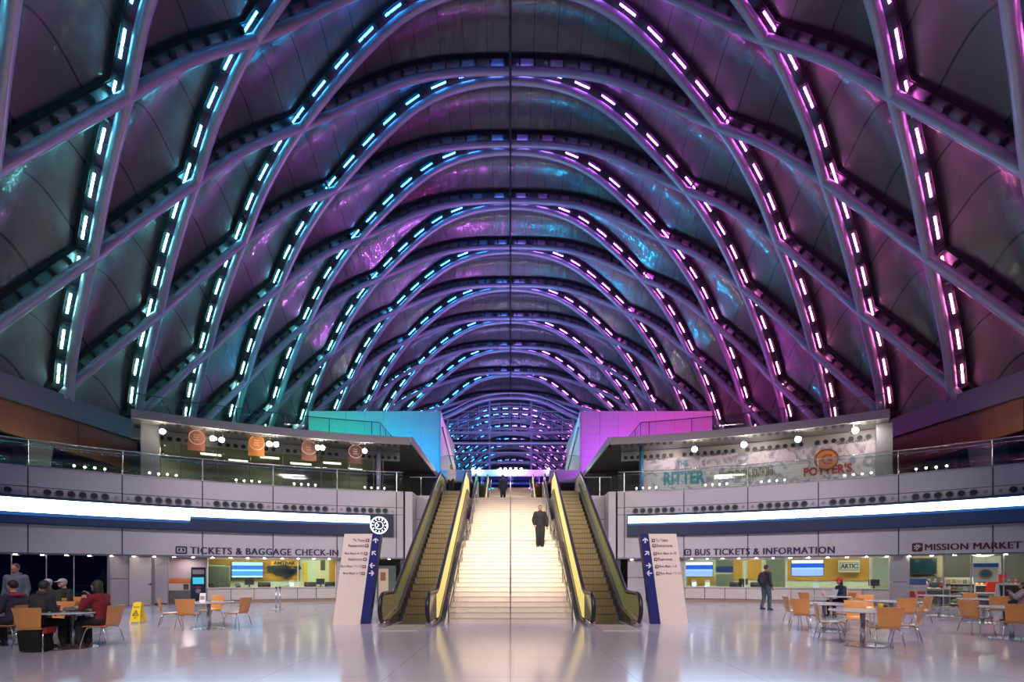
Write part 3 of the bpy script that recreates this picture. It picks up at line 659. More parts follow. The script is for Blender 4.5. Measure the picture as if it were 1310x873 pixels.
for i in range(4):
    for j in range(5):
        o = bpy.data.objects.new('snack_packet', random.choice(packs)); C.objects.link(o); o.matrix_basis = base @ Matrix.Translation((-.38+.19*j, -.12, .151+.30*i))
        tag(o, f'snack packet on the {shelfname[i]} shelf of the white rack, {["leftmost","second from left","middle","second from right","rightmost"][j]}', 'packet', 'snack packets on the white rack')
# produce counters and baskets
def stand(px, R, w, h, label, m, rows):
    t = shop(px, R, 'display_stand', label, 'display stand')
    MB().box(-w/2,w/2,-.35,.35,0,h).build('stand_body', m, t, bevel=.02); MB().box(-w/2-.03,w/2+.03,-.38,.38,h,h+.04).build('stand_top', RKW, t); MB().box(-w/2+.05,w/2-.05,-.37,-.35,.1,h-.08).build('stand_front', DKGREY, t)
    return t
s1 = stand(1188, 34.4, 1.5, .8, 'olive checkout counter at the left of the market shop', mat('shop_olive', (.30,.29,.17), .6), 0)
s2 = stand(1268, 34.2, 2.0, .62, 'pale green display stand in front of the red machine in the market shop', mat('stand_green', (.28,.34,.28), .5), 0)
s3 = stand(1296, 35.2, 2.6, .95, 'long fruit stand at the right of the market shop', mat('stand_dark', (.05,.045,.04), .5), 0)
FRUC = [mat('fruit_orange', (.8,.28,.03), .4), mat('fruit_yellow', (.8,.55,.05), .4), mat('fruit_red', (.5,.04,.03), .4), mat('fruit_pale', (.75,.7,.6), .5)]
fm_ = []
for m_ in FRUC:
    b = MB(); b.ball((0,0,.055), (.055,.055,.052), 10, 7); b.tube([(0,0,.1),(.008,0,.118)], .006, 5); me = b.mesh('fruit', m_)
    for pp in me.polygons: pp.use_smooth = True
    fm_.append(me)
ordw = ['first', 'second', 'third', 'fourth', 'fifth', 'sixth', 'seventh', 'eighth', 'ninth', 'tenth', 'eleventh', 'twelfth', 'thirteenth', 'fourteenth', 'fifteenth', 'sixteenth']
cn_ = ['orange', 'yellow', 'red', 'pale']
for r, rn in ((0, 'front'), (1, 'back')):
    for j in range(16):
        q = (j*7+r*3) % 4; o = bpy.data.objects.new('fruit', fm_[q]); C.objects.link(o); o.matrix_basis = s3.matrix_basis @ Matrix.Translation((-1.2+.16*j, -.25+.2*r, .991))
        tag(o, f'{cn_[q]} fruit in the {rn} row on the long fruit stand, {ordw[j]} from the left', 'fruit', 'fruit on the long stand')
t = shop(1265, 35.0, 'drinks_machine', 'bright red slanted drinks machine in the market shop', 'machine'); RED = mat('machine_red', (.62,.02,.02), .3)
m = MB(); m.prism([(-.3,-.3,.0),(.25,-.3,.0),(.45,-.3,1.45),(.0,-.3,1.45)], (0,.5,0)); m.build('machine_body', RED, t, bevel=.03); MB().box(0,.55,-.34,-.3,1.3,1.5).build('machine_top', RED, t)
t = shop(1257, 35.6, 'soup_pendant', 'pale green glowing pendant lamp in the market shop', 'lamp')
MB().lathe([(.05,2.62),(.3,2.6),(.5,2.5),(.42,2.42),(.2,2.34),(.03,2.32)], n=20).build('lamp_shade', emis('lamp_green', (.7,.9,.55), 1.6), t, smooth=True); MB().tube([(0,0,2.6),(0,0,2.95)], .012).build('cord', BLACK, t)
t = shop(1261, 34.2, 'hanging_poster', 'white poster with blue header and round picture in the market shop', 'poster')
MB().box(-.42,.42,-.01,.01,1.15,2.0).build('poster_sheet', mat('poster_white', (.55,.60,.62), .5), t); MB().box(-.42,.42,-.016,-.01,1.82,2.0).build('blue_header', mat('poster_blue', (.02,.15,.5), .5), t)
MB().disc((0,-.02,1.5), (0,1,0), .24, .01, 24).build('round_picture', mat('poster_orange', (.5,.22,.12), .5), t); MB().disc((0,-.03,1.52), (0,1,0), .17, .01, 24).build('picture_centre', mat('poster_teal', (.03,.16,.3), .5), t); MB().tube([(0,0,2.0),(0,0,2.95)], .006).build('hanging_wire', BLACK, t)
t = shop(1173, 33.5, 'newspaper_stand', 'grey newspaper stand with a red front at the left post of the market shop', 'stand')
MB().box(-.35,.35,-.2,.25,0,1.0).build('stand_body', mat('stand_grey', (.4,.4,.45), .5), t, bevel=.02); MB().box(-.28,.3,-.22,-.2,.4,.7).build('red_front', mat('stand_red', (.5,.03,.06), .5), t); MB().box(-.33,.33,-.15,.2,1.0,1.3).build('blue_papers', mat('papers_blue', (.05,.09,.3), .6), t, bevel=.02)
for j, (dx, col, nmn) in enumerate(((-.5,(.55,.12,.03),'orange'), (-.15,(.4,.2,.5),'lilac'), (.2,(.03,.08,.1),'dark teal'), (.5,(.25,.05,.05),'dark red'))):
    o = MB(); o.ball((0,0,.16), (.15,.12,.17), 12, 8); o.tube([(-.05,0,.3),(0,0,.40),(.05,0,.3)], .012, 5); o = o.build('gift_bag', mat('bag%d' % j, col, .5), smooth=True)
    o.matrix_basis = s1.matrix_basis @ Matrix.Translation((dx, 0, .841)); tag(o, f'{nmn} bag standing on the olive checkout counter', 'bag', 'bags on the checkout counter')
t = shop(1225, 36.3, 'wall_shelving', 'dark wall shelving at the back of the market shop', 'shelf')
MB().box(-2.2,2.2,-.02,.02,0,1.35).build('back_board', DKGREY, t)
for i in range(4): MB().box(-2.2,2.2,-.3,0,.30*i+.1,.30*i+.13).build('shelf', FR, t)
pcols = [(.20,.04,.02),(.05,.08,.16),(.22,.2,.05),(.05,.12,.06),(.2,.2,.2),(.12,.04,.1)]
cm = []
for i, c_ in enumerate(pcols):
    b = MB(); b.lathe([(.05,0),(.055,.02),(.055,.17),(.025,.22),(.025,.27)], n=10); cm.append(b.mesh('bottle', mat('bottle%d' % i, c_, .3)))
for i in range(4):
    for j in range(18):
        o = bpy.data.objects.new('bottle', cm[(i*5+j*3) % 6]); C.objects.link(o); o.matrix_basis = t.matrix_basis @ Matrix.Translation((-2.05+.24*j, -.16, .30*i+.131))
        tag(o, f'bottle on the dark wall shelving at the back of the market, shelf {["bottom","second","third","top"][i]}', 'bottle', f'bottles on the {["bottom","second","third","top"][i]} market shelf')
# menu easel
t = thing('menu_easel', 'dark chalkboard easel with white frame before the market shop', 'board', floor_at(1291, 779)); t.matrix_basis = Matrix.LocRotScale(Vector(t.location), Euler((0,0,-.5)), Vector((1,1,1)))
for q in (-1, 1):
    m = MB(); m.obox((0,q*.18,.55), (.42,0,0), (0,.012,0), (0,q*-.16,.55)); m.build('frame_panel', RKW, t)
m = MB(); m.obox((0,-.195,.60), (.34,0,0), (0,.006,0), (0,.13,.42)); m.build('chalkboard', BLACK, t)
# ============================================================ STAIRS AND ESCALATORS
STONE = mat('stair_stone', (.72,.62,.52), .45, noise=.04, nscale=8); NOSE = mat('stair_nosing', (.55,.46,.38), .5)
def staircase(label, y0, z0, flights, hw, rise=.1526, run=.305, landing=1.4, cat='staircase'):
    t = thing('staircase', label, cat, (0, y0, z0)); y, z = 0.0, 0.0
    sm = MB(); sm.box(-hw,hw,0,run,-rise,0); sm.cur = 1; sm.box(-hw,hw,-.012,.03,-.012,.006); SM = sm.mesh('step', [STONE, NOSE]); prof = [(0,0)]
    for fi, n in enumerate(flights):
        for i in range(n):
            z += rise; o = bpy.data.objects.new('step', SM); C.objects.link(o); o.parent = t; o.location = (0, y, z); y += run
        prof.append((y, z))
        if fi < len(flights)-1:
            MB().box(-hw,hw,y-.02,y+landing,z-.2,z-.001).build('landing', STONE, t); y += landing; prof.append((y, z))
    # side walls
    for s in (-1, 1):
        pl = [(s*(hw+.005), a, b+.02) for a, b in prof]+[(s*(hw+.005), prof[-1][0], prof[-1][1]-.6)]+[(s*(hw+.005), a, max(0 if z0 == 0 else -.3, b-.6)) for a, b in prof[::-1][1:]]
        MB().prism(pl, (s*.07, 0, 0)).build('stringer', STONE, t)
    MB().prism([(0-hw, a, b-rise) for a, b in prof]+[(-hw, prof[-1][0], prof[-1][1]-.7)]+[(-hw, a, max(-.05, b-.7)) for a, b in prof[::-1][1:]], (2*hw, 0, 0)).build('soffit', mat('stair_under', (.4,.37,.34), .6), t)
    return t, prof
st, prof = staircase('wide pale stone staircase with a centre handrail between the two escalators', 15.1, 0, [19, 19], 1.93)
DARKRAIL = mat('dark_rail', (.06,.05,.05), .3, .6); GLAZ = glass('rail_glass', (.93,.96,.95), .10, .01)
def zst(y, prof):
    for (a, b), (c, d) in zip(prof[:-1], prof[1:]):
        if a <= y <= c: return b+(d-b)*(y-a)/max(c-a, 1e-6)
    return prof[-1][1] if y > 0 else 0
for x in (-1.85, 0, 1.85):
    ys = [-.35]+[p[0] for p in prof]+[prof[-1][0]+.4]; zs = [p for p in [0]+[p[1] for p in prof]+[prof[-1][1]]]
    pts = [(x, a, b+.92) for a, b in zip(ys, zs)]
    MB().tube(pts, .022 if x == 0 else .03, 8).build('handrail', DARKRAIL, st)
    n = 11
    for i in range(n):
        y = -.3+(prof[-1][0]+.6)*i/(n-1); z = zst(y, prof) if y > 0 else 0
        MB().tube([(x, y, z), (x, y, z+.92)], .018 if x == 0 else .025, 6).build('baluster', CHROME, st)
    if x:
        MB().tube([(x, a, b+.5) for a, b in zip(ys, zs)], .014, 6).build('lower_rail', DARKRAIL, st)
        g = MB(); pl = [(x-.006, a, b+.12) for a, b in zip(ys, zs)]+[(x-.006, a, b+.84) for a, b in list(zip(ys, zs))[::-1]]; g.prism(pl, (.012,0,0)); g.build('glass_panel', GLAZ, st)
st2, prof2 = staircase('upper pale staircase seen beyond the head of the main stairs', 40.4, 5.8, [28], 1.93, rise=.15, run=.307)
for x in (-1.9, 0, 1.9):
    MB().tube([(x, a, b+.92) for a, b in prof2], .025, 8).build('handrail', DARKRAIL, st2)
    for i in range(6): y = prof2[-1][0]*i/5; MB().tube([(x, y, zst(y, prof2)), (x, y, zst(y, prof2)+.92)], .02, 6).build('baluster', CHROME, st2)

STEPM = mat('escalator_step', (.20,.155,.075), .4, .4, noise=.1, nscale=30); GROOVE = mat('escalator_groove', (.045,.035,.02), .6); RUB = mat('handrail_rubber', (.012,.012,.02), .35)
LITIN = mat('glass_glow_bright', (.6,.5,.2), .25, emit=(1.0,.78,.22), es=.75); LITOUT = mat('glass_glow_dim', (.16,.17,.09), .15, emit=(.55,.62,.16), es=.10); DECK = mat('escalator_deck', (.20,.20,.22), .25, .8); LITEND = mat('glass_glow_newel', (.30,.27,.16), .08, .4, emit=(1,.8,.35), es=.06)  # handrail lighting put into the glass as emission, bright inner, dim outer
def escalator(label, s, xi, xo, yl, z0, z1, bright=1.0):
    H = z1-z0; L = H/math.tan(math.radians(30)); yk = yl+2.15; t = thing('escalator', label, 'escalator', (s*(xi+xo)/2, yl, z0))
    def N(y):                                   # nosing line
        if y < yk: return 0
        return min(H, (y-yk)*math.tan(math.radians(30)))
    def w(x, y, z): return Vector((x, y, z+z0))
    yt = yk+L+1.6
    # steps
    ww = (xo-xi)/2-.20; sm = MB(); sm.box(-ww,ww,0,.42,-.24,0); sm.cur = 1
    for k in range(14): x = -ww+2*ww*(k+.5)/14; sm.box(x-.008,x+.008,-.004,.40,-.23,.002)
    sm.box(-ww,ww,-.012,.02,-.02,.004)
    SM = sm.mesh('step', [STEPM, GROOVE]); cx = s*(xi+xo)/2; y = yk-1.2
    while y < yt-1.2:
        zz = min(H, max(0, math.floor((y+.2-yk)*math.tan(math.radians(30))/.231+1)*.231 if y+.2 > yk-.3 else 0))
        o = bpy.data.objects.new('step', SM); C.objects.link(o); o.parent = t; o.location = (0, y-yl, zz+.004); y += .40
    MB().box(cx-ww-.05, cx+ww+.05, yl-.55, yk-1.15, z0-.02, z0+.015).build('landing_plate', mat('landing_plate', (.62,.56,.5), .3, .3), t, world=True)
    MB().box(cx-ww-.05, cx+ww+.05, yt-1.25, yt+.5, z1-.02, z1+.012).build('landing_plate', mat('landing_plate', (.62,.56,.5), .3, .3), t, world=True)
    ysl = [yl+.50, yk-.35, yk, yk+.3]+[yk+L*q for q in (.25,.5,.75)]+[yk+L-.3, yk+L, yk+L+.4, yt-.5]
    def hz(y):
        y2 = y+.35
        return N(y2)*.0+ (0 if y < yk-.35 else min(H, max(0, (y-yk+.30)*math.tan(math.radians(30)))))
    for x, inner in ((xi, True), (xo, False)):
        X = s*x; path = []
        cyl = (yl+.52, .53); r = .42
        path += [w(X, yl+1.0, .13)]+[w(X, cyl[0]-r*math.sin(a), cyl[1]-r*math.cos(a)) for a in np.linspace(0, PI, 9)]
        ys = [yk-.45, yk-.15]+[yk+L*q for q in (.1,.3,.5,.7,.9)]+[yk+L-.2, yk+L+.25]
        for y in ys: path.append(w(X, y, .95+hz(y)))
        c2 = (yt-.3, H+.53)
        path += [w(X, c2[0]+r*math.sin(a), c2[1]+r*math.cos(a)) for a in np.linspace(0, PI, 9)]+[w(X, yt-.8, H+.13)]
        hr = MB(); hr.tube(path, .062, 8); hr.build('handrail', RUB, t, world=True, smooth=True)
        upper = [p for p in path[1:-1]]
        inset = []
        for p in upper: inset.append((p.y, p.z))
        low = [(yt-.75, z1+.10), (yk+L+.2, z1+.10), (yk, z0+.10), (yl+.9, z0+.10)]
        gh = .10 if inner else .40; ks = yk-.45
        mp = [(a, b) for a, b in inset if a > ks-.01 and a < yt-.8]
        up = [(a, b) for a, b in inset if a >= yt-.8]
        poly = [Vector((X-.02, a, b)) for a, b in mp+up+[(yt-.75, z1+gh), (yk+L+.2, z1+gh), (yk+.05, z0+gh), (ks, z0+gh)]]
        MB().prism(poly, (.04, 0, 0)).build('balustrade', LITIN if inner else LITOUT, t, world=True)
        np_ = [(a, b) for a, b in inset if a < ks+.01]
        MB().prism([Vector((X-.018, a, b)) for a, b in np_+[(ks, z0+gh), (ks, z0+.1), (yl+.9, z0+.1)]], (.036, 0, 0)).build('newel_panel', LITEND, t, world=True)
        dk = MB(); hh = .14 if inner else .42; q = [(yl+.75, z0-.0, .20), (yk-.1, z0, hh), (yk+.1, z0+.06, hh), (yk+L-.1, z1-.02, hh), (yk+L+.2, z1+.0, hh), (yt-.6, z1+.0, hh)]
        for (a, b, h), (c, d, h2) in zip(q[:-1], q[1:]):
            wi = -s*.12 if not inner else s*.12
            x0, x1 = sorted((X-s*.045 if inner else X+s*.045, X+wi))
            dk.prism([(x0, a, b-.02), (x0, a, b+h), (x0, c, d+h2), (x0, c, d-.02)], (x1-x0, 0, 0))
        dk.build('skirt', DECK, t, world=True)
        nb = MB(); nb.box(X-.09, X+.09, yl+.30, yl+1.1, z0, z0+.16); nb.build('newel_base', CHROME, t, world=True, bevel=.02)
    # truss cladding underneath
    pl = [(s*(xi-.06), yl+.9, z0-.02), (s*(xi-.06), yk, z0+.0), (s*(xi-.06), yk+L, z1-.05), (s*(xi-.06), yt-.6, z1-.05), (s*(xi-.06), yt-.6, z1-1.0), (s*(xi-.06), yk+L, z1-1.0), (s*(xi-.06), yk+1.4, z0-.02)]
    pl = [(p[0], p[1], p[2]-.28) if p[2] > z0+.5 else p for p in pl]
    MB().prism(pl, (s*(xo-xi+.12), 0, 0)).build('truss_cladding', DECK, t, world=True)
    for X, inner in ((s*(xi-.06), 1), (s*(xo+.06), 0)):
        pl = [(X, yl+.7, z0), (X, yk, z0+.14), (X, yk+L, z1+.14), (X, yt-.6, z1+.14), (X, yt-.6, z1-.9), (X, yk+L, z1-.9), (X, yk+1.2, z0), (X, yk, z0)]
        MB().prism(pl, (s*(-.02 if inner else .02), 0, 0)).build('side_cladding', mat('side_cladding', (.42,.38,.28), .25, .6), t, world=True)
    return t
escalator('escalator left of the main staircase with yellow lit balustrades', -1, 2.30, 3.62, 13.62, 0, 5.8)
escalator('escalator right of the main staircase with yellow lit balustrades', 1, 2.30, 3.62, 13.62, 0, 5.8)
escalator('upper escalator beyond the main stairs, left of the upper staircase', -1, 2.15, 3.25, 37.6, 5.8, 10.0)
escalator('upper escalator beyond the main stairs, right of the upper staircase', 1, 2.15, 3.25, 37.6, 5.8, 10.0)

# ============================================================ UPPER FLOORS
SLAB = mat('slab_edge', (.45,.42,.44), .4)
fl = MB()
for s in (-1, 1): fl.arc(R0+.5, 48, s*math.radians(10.7), s*math.radians(56), 5.42, 5.8)
fl.box(-6.1, 6.1, 29.5, 60, 5.4, 5.79); fl.box(-2.25, 2.25, 28.12, 29.5, 5.3, 5.795)
for s in (-1, 1): fl.box(*sorted((s*2.25, s*3.75)), 27.6, 29.5, 5.3, 5.785); fl.box(*sorted((s*3.75, s*6.1)), 29.2, 29.5, 5.3, 5.79)
struct(fl.build('floor', mat('upper_floor', (.42,.40,.40), .3)))
bw = MB(); wp = MB()
for s in (-1, 1):
    wp.box(*sorted((s*3.80, s*4.9)), 29.0, 29.15, 0, 4.7); wp.box(*sorted((s*4.93, s*6.1)), 29.0, 29.15, 0, 4.7); wp.box(*sorted((s*3.8, s*6.1)), 29.0, 29.15, 4.74, 6.1)
    bw.box(*sorted((s*3.7, s*6.1)), 29.16, 29.3, 0, 6.0); bw.box(*sorted((s*6.0, s*6.2)), 27.9, 29.2, 0, 6.0)
ob = struct(bw.build('wall_back', DARKSEAM)); wp.build('back_panel', WHITE, ob); ob['label'] = 'white panelled wall behind the escalators'
WARMW = mat('warm_doorway', (.55,.42,.26), .5, emit=(1,.72,.42), es=.25)
for s, nmn, k in ((-1, 'left', 2), (1, 'right', 3)):
    d = struct(MB().box(*sorted((s*5.0, s*5.75)), 28.9, 28.98, 0, 3.5).build('door_%d' % k, WARMW)); d['label'] = f'tall narrow lit doorway behind the {nmn} escalator'
    MB().box(*sorted((s*4.93, s*5.82)), 28.92, 28.99, 3.5, 3.62).build('door_frame', mat('door_dark', (.16,.11,.07), .4), d)
    MB().box(*sorted((s*5.75, s*5.84)), 28.88, 28.99, 0, 3.5).build('door_frame', mat('door_dark', (.16,.11,.07), .4), d)
# lit display case by the left pylon
c = at(494, 757, 26.6); t = thing('display_case', 'glass poster case behind the left escalator foot', 'display case', (c.x, 26.6, 0))
MB().box(-.5,.5,0,.12,0,1.95).build('case_frame', mat('case_green', (.12,.16,.13), .3, .4), t, bevel=.01); MB().box(-.40,.12,-.02,0,.25,1.8).build('poster', mat('poster_warm', (.55,.44,.34), .4), t)
MB().box(-.30,-.02,-.03,-.02,1.15,1.6).build('poster_figure', mat('poster_brown', (.28,.10,.05), .4), t); MB().box(.16,.44,-.02,0,.1,1.85).build('side_glass', mat('case_glass', (.10,.13,.13), .1), t)

# glass railings ----------------------------------------------------------
RAILG = glass('balustrade_glass', (.86,.93,.90), .05, .01)
def rail_arc(label, R, p0, p1, z, h, npost, s, topmat=CHROME, mid=False):
    t = thing('glass_railing', label, 'railing', pol(R, (p0+p1)/2, z))
    MB().arc(R-.008, R+.008, p0, p1, z+.03, z+h-.03).build('glass_panel', RAILG, t, world=True)
    n = 40; t.children[0].data.polygons.foreach_set('use_smooth', [True]*len(t.children[0].data.polygons)); MB().tube([pol(R, p0+(p1-p0)*i/n, z+h) for i in range(n+1)], .028, 8).build('top_rail', topmat, t, world=True)
    if mid: MB().tube([pol(R+.03, p0+(p1-p0)*i/n, z+h-.16) for i in range(n+1)], .012, 6).build('lower_rail', topmat, t, world=True)
    for q in npost: MB().tube([pol(R+.02, q, z), pol(R+.02, q, z+h)], .025, 6).build('post', topmat, t, world=True)
def rail_line(label, pts, z, h, step=1.4, topmat=CHROME):
    t = thing('glass_railing', label, 'railing', (pts[0][0], pts[0][1], z))
    MB().tube([(a, b, z+h) for a, b in pts], .028, 8).build('top_rail', topmat, t, world=True)
    for (a, b), (c, d) in zip(pts[:-1], pts[1:]):
        v = Vector((c-a, d-b, 0)); L = v.length; nrm = Vector((-v.y, v.x, 0)).normalized()*.006
        MB().prism([Vector((a, b, z+.03))-nrm, Vector((c, d, z+.03))-nrm, Vector((c, d, z+h-.03))-nrm, Vector((a, b, z+h-.03))-nrm], nrm*2).build('glass_panel', RAILG, t, world=True)
        for i in range(int(L/step)+1):
            p = Vector((a, b, z))+v*(i*step/L); MB().tube([p, p+Vector((0,0,h))], .022, 6).build('post', topmat, t, world=True)
for s, nm in ((-1, 'left'), (1, 'right')):
    posts = [s*math.radians(11.4+5.6*i) for i in range(0, 8)]
    rail_arc(f'long glass railing along the {nm} edge of the middle floor', R0+.1, s*math.radians(10.8), s*math.radians(54), 6.14, 1.1, posts, s, mid=True)
    rail_line(f'short glass railing above the back wall beside the {nm} escalator', [(s*3.85, 29.1), (s*5.9, 29.1)], 6.1, 1.1)
    pr0, pr1 = s*math.atan2(8.4, 35.8), s*math.radians(33.6)
    # level three deck
    deck = MB(); deck.arc(35.5, 48, s*math.atan2(6.3, 34.9), s*math.radians(33.6), 9.62, 10.02); deck.box(*sorted((s*6.22, s*19)), 31.9, 76, 9.64, 10.0)
    dk = struct(deck.build('floor', SOFFIT)); dk['label'] = f'upper terrace on the {nm} with mirror-like underside'
    edge = MB(); edge.arc(35.42, 35.5, s*math.atan2(6.25, 34.9), s*math.radians(33.6), 9.6, 10.06); edge.box(*sorted((s*6.1, s*6.2)), 30.9, 76, 9.6, 10.06); edge.build('deck_edge', SLAB, dk)
    rail_arc(f'glass railing with dark top rail on the {nm} upper terrace', 36.75, pr0, pr1, 10.02, 1.25, [s*math.radians(a) for a in (14, 18, 22, 26, 30, 33.5)], s, topmat=mat('rail_dark', (.10,.11,.13), .3, .6))
    rail_line(f'glass railing running back to the {"teal" if s < 0 else "magenta"} box on the {nm} terrace', [(s*8.4, 31.95), (s*8.4, 44.8)], 10.02, 1.25, topmat=mat('rail_dark', (.10,.11,.13), .3, .6))
    # flat-roofed boxes beside the end window
    bx = MB(); bx.box(*sorted((s*6.42, s*18.3)), 45, 57, 10.0, 16.3); bx = bx.build('wall_%s_box' % nm, mat('box_backing', (.35,.35,.36), .6)); struct(bx); bx['label'] = f'flat panelled block washed in {"teal" if s < 0 else "magenta"} light on the {nm}'
    pn = MB(); PW = mat('box_panel', (.80,.80,.80), .55)
    xs = np.linspace(6.42, 18.3, 8)
    for a, b in zip(xs[:-1], xs[1:]):
        for q in range(9): pn.box(*sorted((s*(a+.012), s*(b-.012))), 44.93, 45.0, 10.0+q*.7+.006, 10.0+(q+1)*.7-.006)
    pn.build('cladding_panel', PW, bx)
    sd = MB(); sd.prism([(s*6.3, 44.95, 9.8), (s*6.3, 44.95, 16.3), (s*6.3, 60, 13.2), (s*6.3, 60, 9.8)], (s*.11, 0, 0)); sd.build('side_cladding', PW, bx)
    MB().tube([(s*6.2, 45.2, 14.9), (s*6.2, 58, 11.6)], .06, 6).build('sloping_rail', RUB, bx)
    # parapet and glass at the level-three landing
    pp = MB(); pp.box(*sorted((s*3.45, s*6.2)), 44, 44.15, 9.7, 10.75); pp.box(*sorted((s*3.45, s*6.2)), 44.15, 49, 9.65, 10.0)
    struct(pp.build('trim_5' if s < 0 else 'trim_6', WHITE))
    rail_line(f'glass screen over the {nm} landing parapet', [(s*3.5, 44.07), (s*6.2, 44.07)], 10.75, 1.3, 1.35)
    struct(MB().box(*sorted((s*3.3, s*14)), 50, 50.2, 5.8, 9.6).build('wall_%s_rear' % nm, mat('rear_brown', (.17,.13,.10), .6)))
fl3 = MB(); fl3.box(-6.3, 6.3, 49.1, DF, 9.6, 9.99); struct(fl3.build('floor', SLAB))
# entrance vestibule
t = thing('entrance_vestibule', 'long pale canopy with glass doors before the end window at the top of the stairs', 'canopy', (0, 56, 10))
MB().box(-6.1, 6.1, 55, 57.5, 12.4, 13.1).build('canopy', mat('canopy_white', (.5,.5,.56), .4), t, world=True)
for x in (-5.9,-3.2,0,3.2,5.9): MB().box(x-.06,x+.06,55.1,55.25,10,12.4).build('door_post', FR, t, world=True)
for x in (-4.6,-1.6,1.6,4.6): MB().box(x-1.3,x+1.3,55.15,55.18,10,12.35).build('glass_door', glass('door_glass', (.5,.55,.8), .15), t, world=True)

# ---- level two: left restaurants
RS = 37.5
OLIVE = mat('olive_interior', (.16,.15,.09), .5, noise=.15); DKO = mat('dark_olive', (.055,.05,.035), .5)
for s, nm in ((-1, 'left'), (1, 'right')):
    up = MB()
    a0, a1 = math.radians(11.3), math.radians(33.8)
    up.arc(RS, RS+.12, s*a0, s*a1, 9.0, 9.6)
    w2 = struct(up.build('wall_%s_shopfront' % nm, mat('shopfront_band', (.42,.40,.38), .4)))
    for i in range(4):
        for j in range(8):
            q = s*(a0+(a1-a0)*(i+(j+.7)/9)/4); o = bpy.data.objects.new('air_nozzle', NOZ); C.objects.link(o); o.parent = w2; o.location = pol(RS-.02, q, 9.2); o.rotation_euler = (0,0,-q)
    cb = MB(); c0 = phi(204 if s < 0 else 1142, 36.6); c1 = phi(180 if s < 0 else 1121, 36.6); cb.arc(36.6, 37.4, c0, c1, 5.8, 9.62); cb.build('pier', mat('pier_grey', (.22,.22,.25), .45), w2)
    MB().arc(44.0, 44.2, s*math.radians(8), s*math.radians(50), 5.8, 9.6).build('rear_wall', DKO if s < 0 else mat('rear_brown', (.17,.13,.10), .6), w2)
# left interior
wsl = bpy.data.objects['wall_left_shopfront']
MB().arc(41.5, 41.6, phi(205, 41.5), phi(470, 41.5), 5.8, 9.0).build('restaurant_wall', OLIVE, wsl)
MB().arc(RS+.1, 41.6, phi(205, RS), phi(480, RS), 9.0, 9.05).build('restaurant_ceiling', mat('rest_ceiling', (.28,.27,.2), .5), wsl)
g = MB(); g.arc(RS, RS+.02, phi(205, RS), phi(490, RS), 5.8, 9.0); g = struct(g.build('window_6', RAILG)); g['label'] = 'restaurant shopfront glazing on the left middle floor'
fm = MB()
for x in (205, 232, 278, 320, 362, 411, 447, 478, 490): fm.arc(RS-.03, RS+.05, phi(x-.6, RS), phi(x+.6, RS), 5.8, 9.0)
fm.build('window_frame', DARKRAIL, g)
STRIP = emis('fluorescent_panel', (1,.95,.72), 2.2)
k = 0
for x, y, w in ((345,.0,.6),(385,.9,.7),(425,.2,.6),(305,1.4,.6),(270,.5,.6),(455,1.5,.5)):
    k += 1; R = 38.6+y*1.3; q = phi(x, R); t = thing('ceiling_light_panel', f'fluorescent ceiling panel in the left restaurants, {ordw[k-1]} of six', 'ceiling light', pol(R, q, 8.9), -q, 'fluorescent panels in the left restaurants')
    MB().box(-w,w,-.3,.3,.03,.09).build('light_housing', CHROME, t); MB().box(-w+.05,w-.05,-.25,.25,0,.03).build('diffuser', STRIP, t)
# counters and stools of the bar
t = thing('bar_counter', 'dark bar counter inside the left restaurants', 'bar counter', pol(39.4, phi(380, 39.4), 5.8), -phi(380, 39.4))
MB().box(-4,4,-.3,.3,0,1.05).build('counter_body', OLIVE, t); MB().box(-4.1,4.1,-.4,.4,1.05,1.11).build('countertop', mat('bar_top', (.5,.48,.36), .2), t)
def stool_mesh(t):
    MB().lathe([(.02,.70),(.19,.71),(.2,.74),(.18,.77),(.02,.78)], n=16).build('seat', mat('stool_pale', (.7,.68,.6), .4), t)
    MB().lathe([(.2,0),(.2,.02),(.03,.05)], n=16).build('base', CHROME, t); MB().tube([(0,0,.03),(0,0,.70)], .025).build('stem', CHROME, t)
t = thing('bar_stool', 'pale bar stool before the bar counter of the left restaurants, first from the left', 'stool', pol(38.5, phi(415, 38.5), 5.8), 0, 'bar stools upstairs'); stool_mesh(t); st0 = t
for i, x in enumerate((425, 436, 447, 458)): dup(st0, pol(38.5, phi(x, 38.5), 5.8), 0, f'pale bar stool before the bar counter of the left restaurants, {ordw[i+1]} from the left')
# purple lit column and pillars
t = MB().tube([pol(36.9, phi(484.5, 36.9), 5.8), pol(36.9, phi(484.5, 36.9), 9.62)], .14, 14).build('column', mat('column_paint', (.4,.35,.5), .3, .3), smooth=True); tag(t, 'slim round column under the corner of the left terrace', 'column')
t = MB().tube([pol(36.9, phi(820.5, 36.9), 5.8), pol(36.9, phi(820.5, 36.9), 9.62)], .14, 14).build('column', mat('column_blue', (.08,.22,.38), .3, .3), smooth=True); tag(t, 'slim round column at the left end of the mural', 'column')
